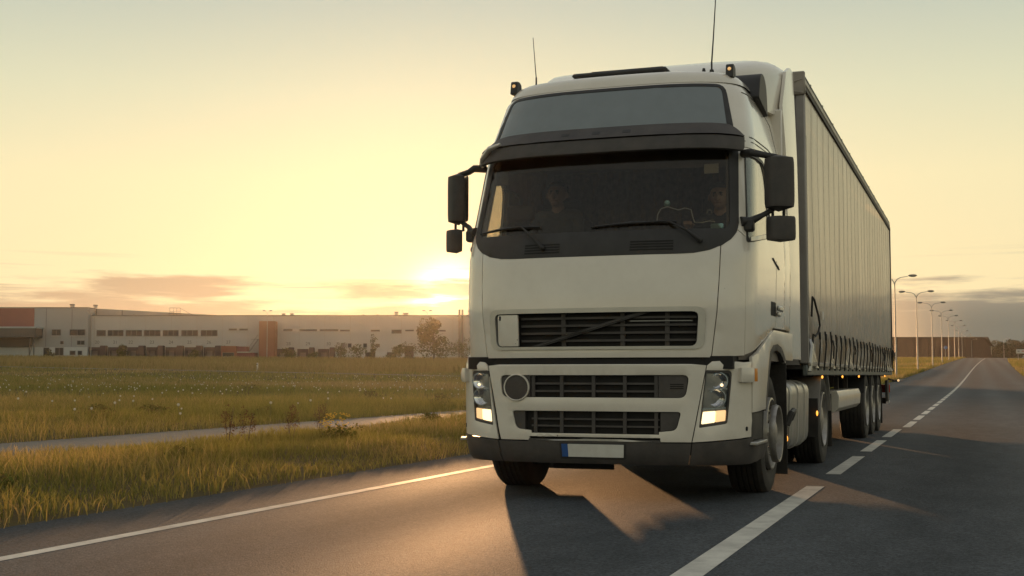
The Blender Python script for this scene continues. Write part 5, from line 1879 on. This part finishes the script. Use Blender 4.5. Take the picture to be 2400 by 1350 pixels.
# trees beyond the crest on the right
for i, (r, f, H, R_, lab) in enumerate(((182, 505, 9.5, 4.0, 'dark evergreen tree with a pointed top beside the brown barn'), (187.5, 510, 7.8, 3.6, 'dark evergreen tree with a flat top left of a single lamp mast'), (193, 500, 9.2, 3.8, 'dark evergreen tree with a broad double top behind the lamp mast'), (199, 505, 8.8, 4.0, 'rounded dark evergreen behind the white road sign'), (205, 510, 10, 4.2, 'tall dark evergreen behind the white road sign'), (212, 500, 10, 4.4, 'outermost dark evergreen past the white road sign'), (169, 440, 6.5, 3.4, 'low dark tree at the foot of the barn gable'), (190.5, 525, 9.5, 4.6, 'dark evergreen half hidden behind its neighbours left of the sign'), (197, 525, 9.5, 4.6, 'dark evergreen filling the gap behind the white road sign'), (179, 520, 8.0, 4.4, 'dark evergreen filling the gap beside the barn'))):
    tree(lab, place(r, f), H, R_, TRE, 6500, 'evergreens beyond the road')
# ------------------------------------------------------------------ warehouse (built in its own axes: a = along the wall, d = depth, z = height)
BO = (C0[0] + FW[0] * 290, C0[1] + FW[1] * 290)
ware = thing('warehouse', 'long pale warehouse with numbered loading docks, orange stair tower and grey end hall', 'building', (BO[0], BO[1], 0), rz=.348, local=True)


def wbox(a0, a1, z0, z1, d0, d1, name, m, parent=ware, bev=0.0):
    return MB().box(((a0 + a1) / 2, (d0 + d1) / 2, (z0 + z1) / 2), (a1 - a0, d1 - d0, z1 - z0), bev).build(name, m, parent, 0)


main = wbox(-95.4, 13.0, 3.0, 14.25, 0, 60, 'wall', 'clad')
wbox(-95.4, 13.0, 14.25, 14.5, -.12, 60, 'parapet', 'winframe', main)
wbox(-95.4, 13.0, 3.0, 6.25, -.10, 0.0, 'plinth', 'clad_low', main)
hall = wbox(-136, -95.55, 3.0, 16.0, -1.6, 60, 'hall_wall', 'clad2')
wbox(-136, -95.5, 16.0, 16.2, -1.7, 60, 'parapet', 'winframe', hall)
wbox(-136, -107.7, 11.7, 15.95, -1.72, -1.6, 'red_panel', 'redclad', hall)
wbox(-136, -95.55, 3.0, 7.2, -1.68, -1.6, 'plinth', 'clad_low', hall)
wbox(-136, -105.7, 9.3, 11.3, -6.4, -1.75, 'canopy', 'canopy')
wbox(-136, -105.5, 11.3, 11.65, -6.6, -1.75, 'canopy_edge', 'canopy_edge')
wbox(-136, -108.0, 7.2, 9.3, -2.2, -1.7, 'canopy_back', 'canopy')
for a in (-106.9, -105.9, -121, -134):
    wbox(a - .1, a + .1, 3.8, 9.3, -6.3, -6.1, 'canopy_post', 'canopy')
MB().tube([(-106.9, -6.2, 5.0), (-105.9, -6.2, 9.2)], .06, 5).build('canopy_brace', 'canopy', ware)
# vertical cladding joints
for a in np.arange(-94.6, 12, 5.8):
    wbox(a - .05, a + .05, 6.3, 14.2, -.03, 0, 'cladding_joint', 'clad_roof', main)
for a in np.arange(-134, -96, 5.8):
    wbox(a - .05, a + .05, 7.3, 15.9, -1.64, -1.6, 'cladding_joint', 'winframe', hall)
# sloping roof of the higher hall behind the front block
MB().prism([(-95.5, 14.3), (-63.9, 14.35), (-63.9, 14.45), (-95.5, 16.15)], 3.0, 50, 'xz').build('hall_roof', 'clad_roof', ware, 0)
for a, h in ((-95.2, 1.6), (-89.3, 1.35)):
    wbox(a - .06, a + .06, 14.4, 14.4 + h, 2.85, 3.0, 'roof_post', 'canopy')
mb = MB()
for a in (-78.3, -77.5, -76.7, -75.9):
    mb.tube([(a, 2.6, 14.5), (a, 2.6, 16.3)], .04, 5)
for z in (15.5, 16.25):
    mb.tube([(-78.3, 2.6, z), (-75.9, 2.6, z)], .04, 5)
mb.tube([(-76, 2.6, 16.2), (-73.0, 2.6, 14.6)], .04, 5)
mb.box((-77.2, 2.6, 15.05), (2.6, .8, .12))
mb.build('roof_stair', 'winframe', ware)


def window(a0, z0, a1, z1, d=0.0, split=0):
    w = wbox(a0, a1, z0, z1, d - .05, d + .02, 'window', 'winglass')
    t = .09
    mb = MB()
    mb.box(((a0 + a1) / 2, d - .07, z1 - t / 2), (a1 - a0, .08, t))
    mb.box(((a0 + a1) / 2, d - .07, z0 + t / 2), (a1 - a0, .08, t))
    for a in [a0 + t / 2, a1 - t / 2] + [a0 + (a1 - a0) * k / (split + 1) for k in range(1, split + 1)]:
        mb.box((a, d - .075, (z0 + z1) / 2), (t, .08, z1 - z0 - .01))
    mb.build('window_frame', 'winframe', w)
    wbox(a0 - .1, a1 + .1, z0 - .14, z0, d - .16, d, 'window_sill', 'guard', w)


for a0, z0, a1, z1 in ((-103.6, 9.8, -101.6, 11.2), (-99.6, 9.8, -96.1, 11.2), (-101.7, 7.8, -100.9, 8.6), (-97.9, 7.7, -96.2, 8.7), (-105.4, 5.3, -104.1, 7.1), (-102.8, 5.3, -100.9, 7.1), (-99.5, 5.4, -98.2, 6.4), (-97.7, 5.4, -96.7, 6.4)):
    window(a0, z0, a1, z1, -1.7, 1 if a1 - a0 > 1.6 else 0)
for i, (a0, a1) in enumerate(((-94.1, -92.0), (-91.6, -88.0), (-87.5, -83.8), (-83.4, -79.6), (-79.1, -75.5), (-74.9, -71.1), (-70.5, -66.7))):
    window(a0, 9.7, a1, 11.1, 0, 0 if i == 0 else 2)
for a0, z0, a1, z1 in ((-64.2, 11.0, -62.3, 11.45), (-61.8, 11.0, -59.8, 11.45), (-51.8, 10.85, -49.7, 11.35), (-48.2, 10.85, -44.1, 11.3), (-43.6, 10.85, -39.3, 11.3), (-39.0, 10.8, -36.7, 11.2), (-32.0, 10.75, -29.9, 11.2), (-27.3, 10.3, -25.0, 11.2), (-24.2, 10.8, -22.2, 11.2), (-21.8, 10.75, -20.1, 11.15), (-16.6, 10.75, -15.0, 11.15), (-37.2, 7.1, -36.3, 8.1), (-33.7, 7.1, -32.8, 8.1), (-30.9, 7.2, -29.9, 8.0), (-33.2, 4.4, -30.9, 6.1), (-28.3, 4.5, -26.1, 6.1)):
    window(a0, z0, a1, z1, -.1 if z1 < 6.3 else 0)
wbox(-38.7, -37.8, 6.3, 8.2, -.08, 0, 'door', 'dockdoor')
wbox(-24.3, -22.3, 4.6, 7.5, -.14, 0, 'door', 'shelter')


def dock(a, w, sa, sw, zt, num, na, nz_):
    d = wbox(a, a + w, 4.0, zt, -.16, -.1, 'dock_door', 'dockdoor')
    wbox(a - .12, a + .45, 3.9, zt + .05, -.75, -.1, 'dock_shelter', 'shelter', d)
    wbox(a + w - .45, a + w + .05, 3.9, zt + .05, -.75, -.1, 'dock_shelter', 'shelter', d)
    wbox(a - .12, a + w + .05, zt - .75, zt + .06, -.78, -.1, 'dock_shelter', 'shelter', d)
    s_ = wbox(a + sa, a + sa + sw, 3.9, zt + .42, -1.5, -.1, 'dock_cabin', 'shelter', ware, .12)
    for q in (a - .28, a + w + .14):
        wbox(q - .07, q + .07, 3.9, zt + .1, -.35, -.1, 'dock_guard', 'guard')
    if num:
        cu_ = bpy.data.curves.new('digits', 'FONT')
        cu_.body = num
        cu_.size = 1.05
        cu_.extrude = .02
        to = bpy.data.objects.new('tmp_digits', cu_)
        COL.objects.link(to)
        dg = bpy.context.evaluated_depsgraph_get()
        me = bpy.data.meshes.new_from_object(to.evaluated_get(dg))
        bpy.data.objects.remove(to)
        me.materials.clear()
        me.materials.append(M['digits'])
        o = link('dock_number', me, ware)
        o.rotation_euler = (pi / 2, 0, 0)
        o.location = (na - .55, -.04, nz_ - .4)


for i in range(7):
    dock(-96.3 + 4.32 * i + (.9 if i == 0 else .9), 2.3, 2.55, 1.4, 7.15, str(20 + i), (-93.9, -89.8, -86.3, -81.5, -77.2, -73.0, -68.6)[i], 8.4)
for i in range(3):
    dock(-53.0 + 4.65 * i, 2.3, 2.6, 1.15, 6.75, str(28 + i), (-50.6, -46.2, -41.5)[i], 8.05)
cu_ = None
off_ = wbox(-64.9, -61.6, 3.4, 7.4, -4.0, -.1, 'office_block', 'orange')
window(-64.6, 5.0, -62.0, 5.95, -4.0)
dock(-66.9, 1.9, 2.0, .02, 7.15, '27', -64.2, 8.4)
wbox(-61.6, -57.5, 3.4, 5.9, -3.4, -.1, 'stair_annex', 'redclad')
wbox(-61.5, -59.4, 6.1, 7.3, -3.5, -.1, 'annex_canopy', 'redclad')
wbox(-61.4, -58.6, 5.9, 6.15, -3.9, -.1, 'annex_roof', 'guard')
wbox(-56.7, -53.1, 3.2, 13.0, -3.2, -.1, 'stair_tower', 'orange')
wbox(-54.95, -54.85, 3.2, 12.9, -3.26, -3.2, 'tower_pipe', 'redclad')
mb = MB()
for t in np.linspace(0, 1, 9):
    mb.box((-58.9 + 1.9 * t, -2.4, 6.2 + 2.7 * t), (.34, .9, .06))
for k in (-.45, .45):
    mb.tube([(-59.0, -2.4 + k, 6.1), (-57.0, -2.4 + k, 8.9)], .06, 5)
    mb.tube([(-59.0, -2.4 + k, 7.2), (-57.0, -2.4 + k, 10.0)], .035, 5)
mb.box((-57.6, -2.4, 8.95), (1.9, 1.0, .08))
mb.build('outside_stair', 'winframe', ware)
for a, w, h in ((-100.2, .75, .85), (-94.9, .65, .7), (-52.0, .7, .4), (-50.1, .7, .4), (-86.0, .4, .25), (-33.8, .4, .2), (-30.6, .4, .2), (-26.3, .7, .8), (-24.2, 1.0, .55)):
    zb = 16.2 if a < -94 else 14.5
    v_ = wbox(a - w / 2, a + w / 2, zb, zb + h * .65, 1.0, 1.0 + w, 'roof_vent', 'guard')
    wbox(a - w * .62, a + w * .62, zb + h * .65, zb + h, .9, 1.1 + w, 'vent_cap', 'winframe', v_)
for a in (-11.9, -11.2):
    MB().lathe([(3.5, .22), (15.7, .22), (15.7, 0)], (a, -.6, 0), 'z', 12).build('chimney', 'winframe', ware)

# ------------------------------------------------------------------ brown barn on the right
bx0 = C0 + FW * 400 + RT * 119
barn = thing('barn', 'large dark brown barn with pale lower wall at the far end of the road', 'building', (bx0[0], bx0[1], 0), rz=.348, local=True)
MB().box((13, 12, 8.0), (32, 24, 9.4)).build('wall', 'barn', barn, 0)
MB().prism([(-3.4, 12.2), (29.4, 12.2), (31.0, 10.0), (29.6, 12.75), (-3.4, 12.75)], -.4, 24.4, 'xz').build('roof', 'barn_roof', barn, 0)
MB().prism([(28.9, 3.5), (31.6, 3.5), (30.2, 10.2), (28.9, 12.2)], .4, 23, 'xz').build('gable_lean_to', 'barn', barn, 0)
for k in range(13):
    MB().box((-1.6 + k * 2.3, -.12, 4.9), (1.5, .2, 3.4)).build('bay_panel', 'barn_base', barn, 0)
for k in range(14):
    MB().box((-2.8 + k * 2.3, -.1, 9.4), (.10, .14, 5.4)).build('board_joint', 'barn_roof', barn, 0)

# ------------------------------------------------------------------ street lamps
def lamp(loc, label, group, H=8.0, arms=(1, -1), rz=0.0, reach=1.45):
    t = thing('street_lamp', label, 'street lamp', loc, group, rz, local=True)
    MB().lathe([(-.3, .12), (0, .12), (.02, .085), (H * .35, .075), (H * .36, .06), (H, .045)], (0, 0, 0), 'z', 10).build('pole', 'lamp_post', t)
    MB().box((.0, -.08, 1.0), (.10, .03, .5), .01).build('access_door', 'lamp_post', t)
    for s in arms:
        MB().tube([(0, 0, H - .12), (s * .06, 0, H + .1), (s * .22, 0, H + .34), (s * .5, 0, H + .48), (s * reach * .75, 0, H + .56)], [.045, .04, .035, .03, .03], 7).build('arm', 'lamp_post', t)
        h = MB().sphere((s * (reach + .02), 0, H + .62), .36, 12, 8, (1, .38, .30)).build('lamp_head', 'lamp_head', t, smooth=60)
        MB().sphere((s * (reach + .06), 0, H + .57), .26, 12, 6, (1, .36, .32)).build('lamp_bowl', 'lamp_glass', h, smooth=60)
    return t


LP = [(-3.55, 103), (-3.1, 134), (-2.7, 170.6), (-2.45, 210), (-2.15, 249), (-1.8, 296), (-1.45, 337), (-1.05, 377), (-.5, 417), (.2, 458), (1.1, 500)]
lab0 = ['twin-armed street lamp right behind the trailer tail, first of the roadside row', 'twin-armed street lamp second in the roadside row after the trailer', 'twin-armed street lamp third in the roadside row after the trailer', 'twin-armed street lamp fourth in the roadside row after the trailer']
for i, (x, y) in enumerate(LP):
    lamp((x, y, gz(x, y)), lab0[i] if i < 4 else 'distant twin-armed street lamp in the receding roadside row', 'street lamps along the road')
for r, f, H, lab in ((143.5, 400, 6.6, 'single-armed lamp mast before the dark barn gable'), (150.5, 392, 6.6, 'single-armed lamp mast left of the evergreens'), (159.0, 425, 7.2, 'bare mast standing before the evergreens')):
    lamp(place(r, f), lab, 'street lamps along the road', H, (1,) if r < 155 else (), .3)
lamp(place(-52.4, 274), 'tall twin-headed yard mast in front of the orange stair tower', 'yard masts', 10.0, (1, -1), .348, .7)
lamp(place(-17.9, 270), 'tall twin-headed yard mast in front of the warehouse near the sun', 'yard masts', 10.0, (1, -1), .348, .7)
lamp(place(-89.4, 272), 'tall twin-headed yard mast between docks number 20 and 22', 'yard masts', 9.7, (1, -1), .348, .7)
lamp(place(94.0, 320), 'small twin lamp before the dark barn wall', 'yard masts', 5.5, (1, -1), .348, .7)

# ------------------------------------------------------------------ road signs
sx, sy, sz = place(91.8, 230)
sg = thing('direction_sign', 'white direction sign on two posts at the right roadside', 'sign', (sx, sy, sz), rz=.2, local=True)
for a in (-.9, 1.3):
    MB().tube([(a, .05, -.2), (a, .05, 2.2)], .05, 8).build('post', 'lamp_post', sg)
fc = MB().box((.2, 0, 1.75), (2.9, .05, .75), .02).build('sign_face', 'sign', sg)
MB().box((-.85, -.03, 1.80), (.35, .02, .16), .01).build('dark_mark', 'sign_dark', fc)
MB().box((.05, -.03, 1.80), (.7, .02, .16), .01).build('red_mark', 'sign_red', fc)
MB().box((1.0, -.03, 1.80), (.7, .02, .16), .01).build('red_mark', 'sign_red', fc)
ux, uy, uz = place(101.5, 300)
sg = thing('arrow_sign', 'small blue road sign on a post among the lamps', 'sign', (ux, uy, uz), rz=.2, local=True)
MB().tube([(0, 0, -.2), (0, 0, 2.6)], .06, 8).build('post', 'lamp_post', sg)
MB().lathe([(-.03, 0), (-.03, .42), (.03, .42), (.03, 0)], (0, -.08, 2.5), 'y', 20).build('sign_face', 'sign_blue', sg)
kx, ky, kz = place(-27.8, 140)
kp = thing('marker_post', 'short white marker post beside the gravel track', 'post', (kx, ky, kz), local=True)
MB().box((0, 0, .45), (.16, .12, 1.1), .02).build('post', 'plate', kp)
MB().box((0, -.065, .85), (.12, .01, .14), .002).build('reflector', 'plastic', kp)
# ------------------------------------------------------------------ evening haze
hz = MB().box((0, 295, 13), (1560, 760, 34))
hz_ob = hz.build('haze', 'dark', None, 0)
hm = bpy.data.materials.new('haze')
hm.use_nodes = True
hm.node_tree.nodes.clear()
ho = hm.node_tree.nodes.new('ShaderNodeOutputMaterial')
hv = hm.node_tree.nodes.new('ShaderNodeVolumePrincipled')
hv.inputs['Color'].default_value = (0.95, 0.90, 0.82, 1)
hv.inputs['Density'].default_value = 0.00013
hv.inputs['Anisotropy'].default_value = 0.80
hm.node_tree.links.new(hv.outputs[0], ho.inputs['Volume'])
hz_ob.data.materials[0] = hm
tag(hz_ob, 'thin warm evening haze over the whole scene', 'haze')
hz_ob['kind'] = 'stuff'
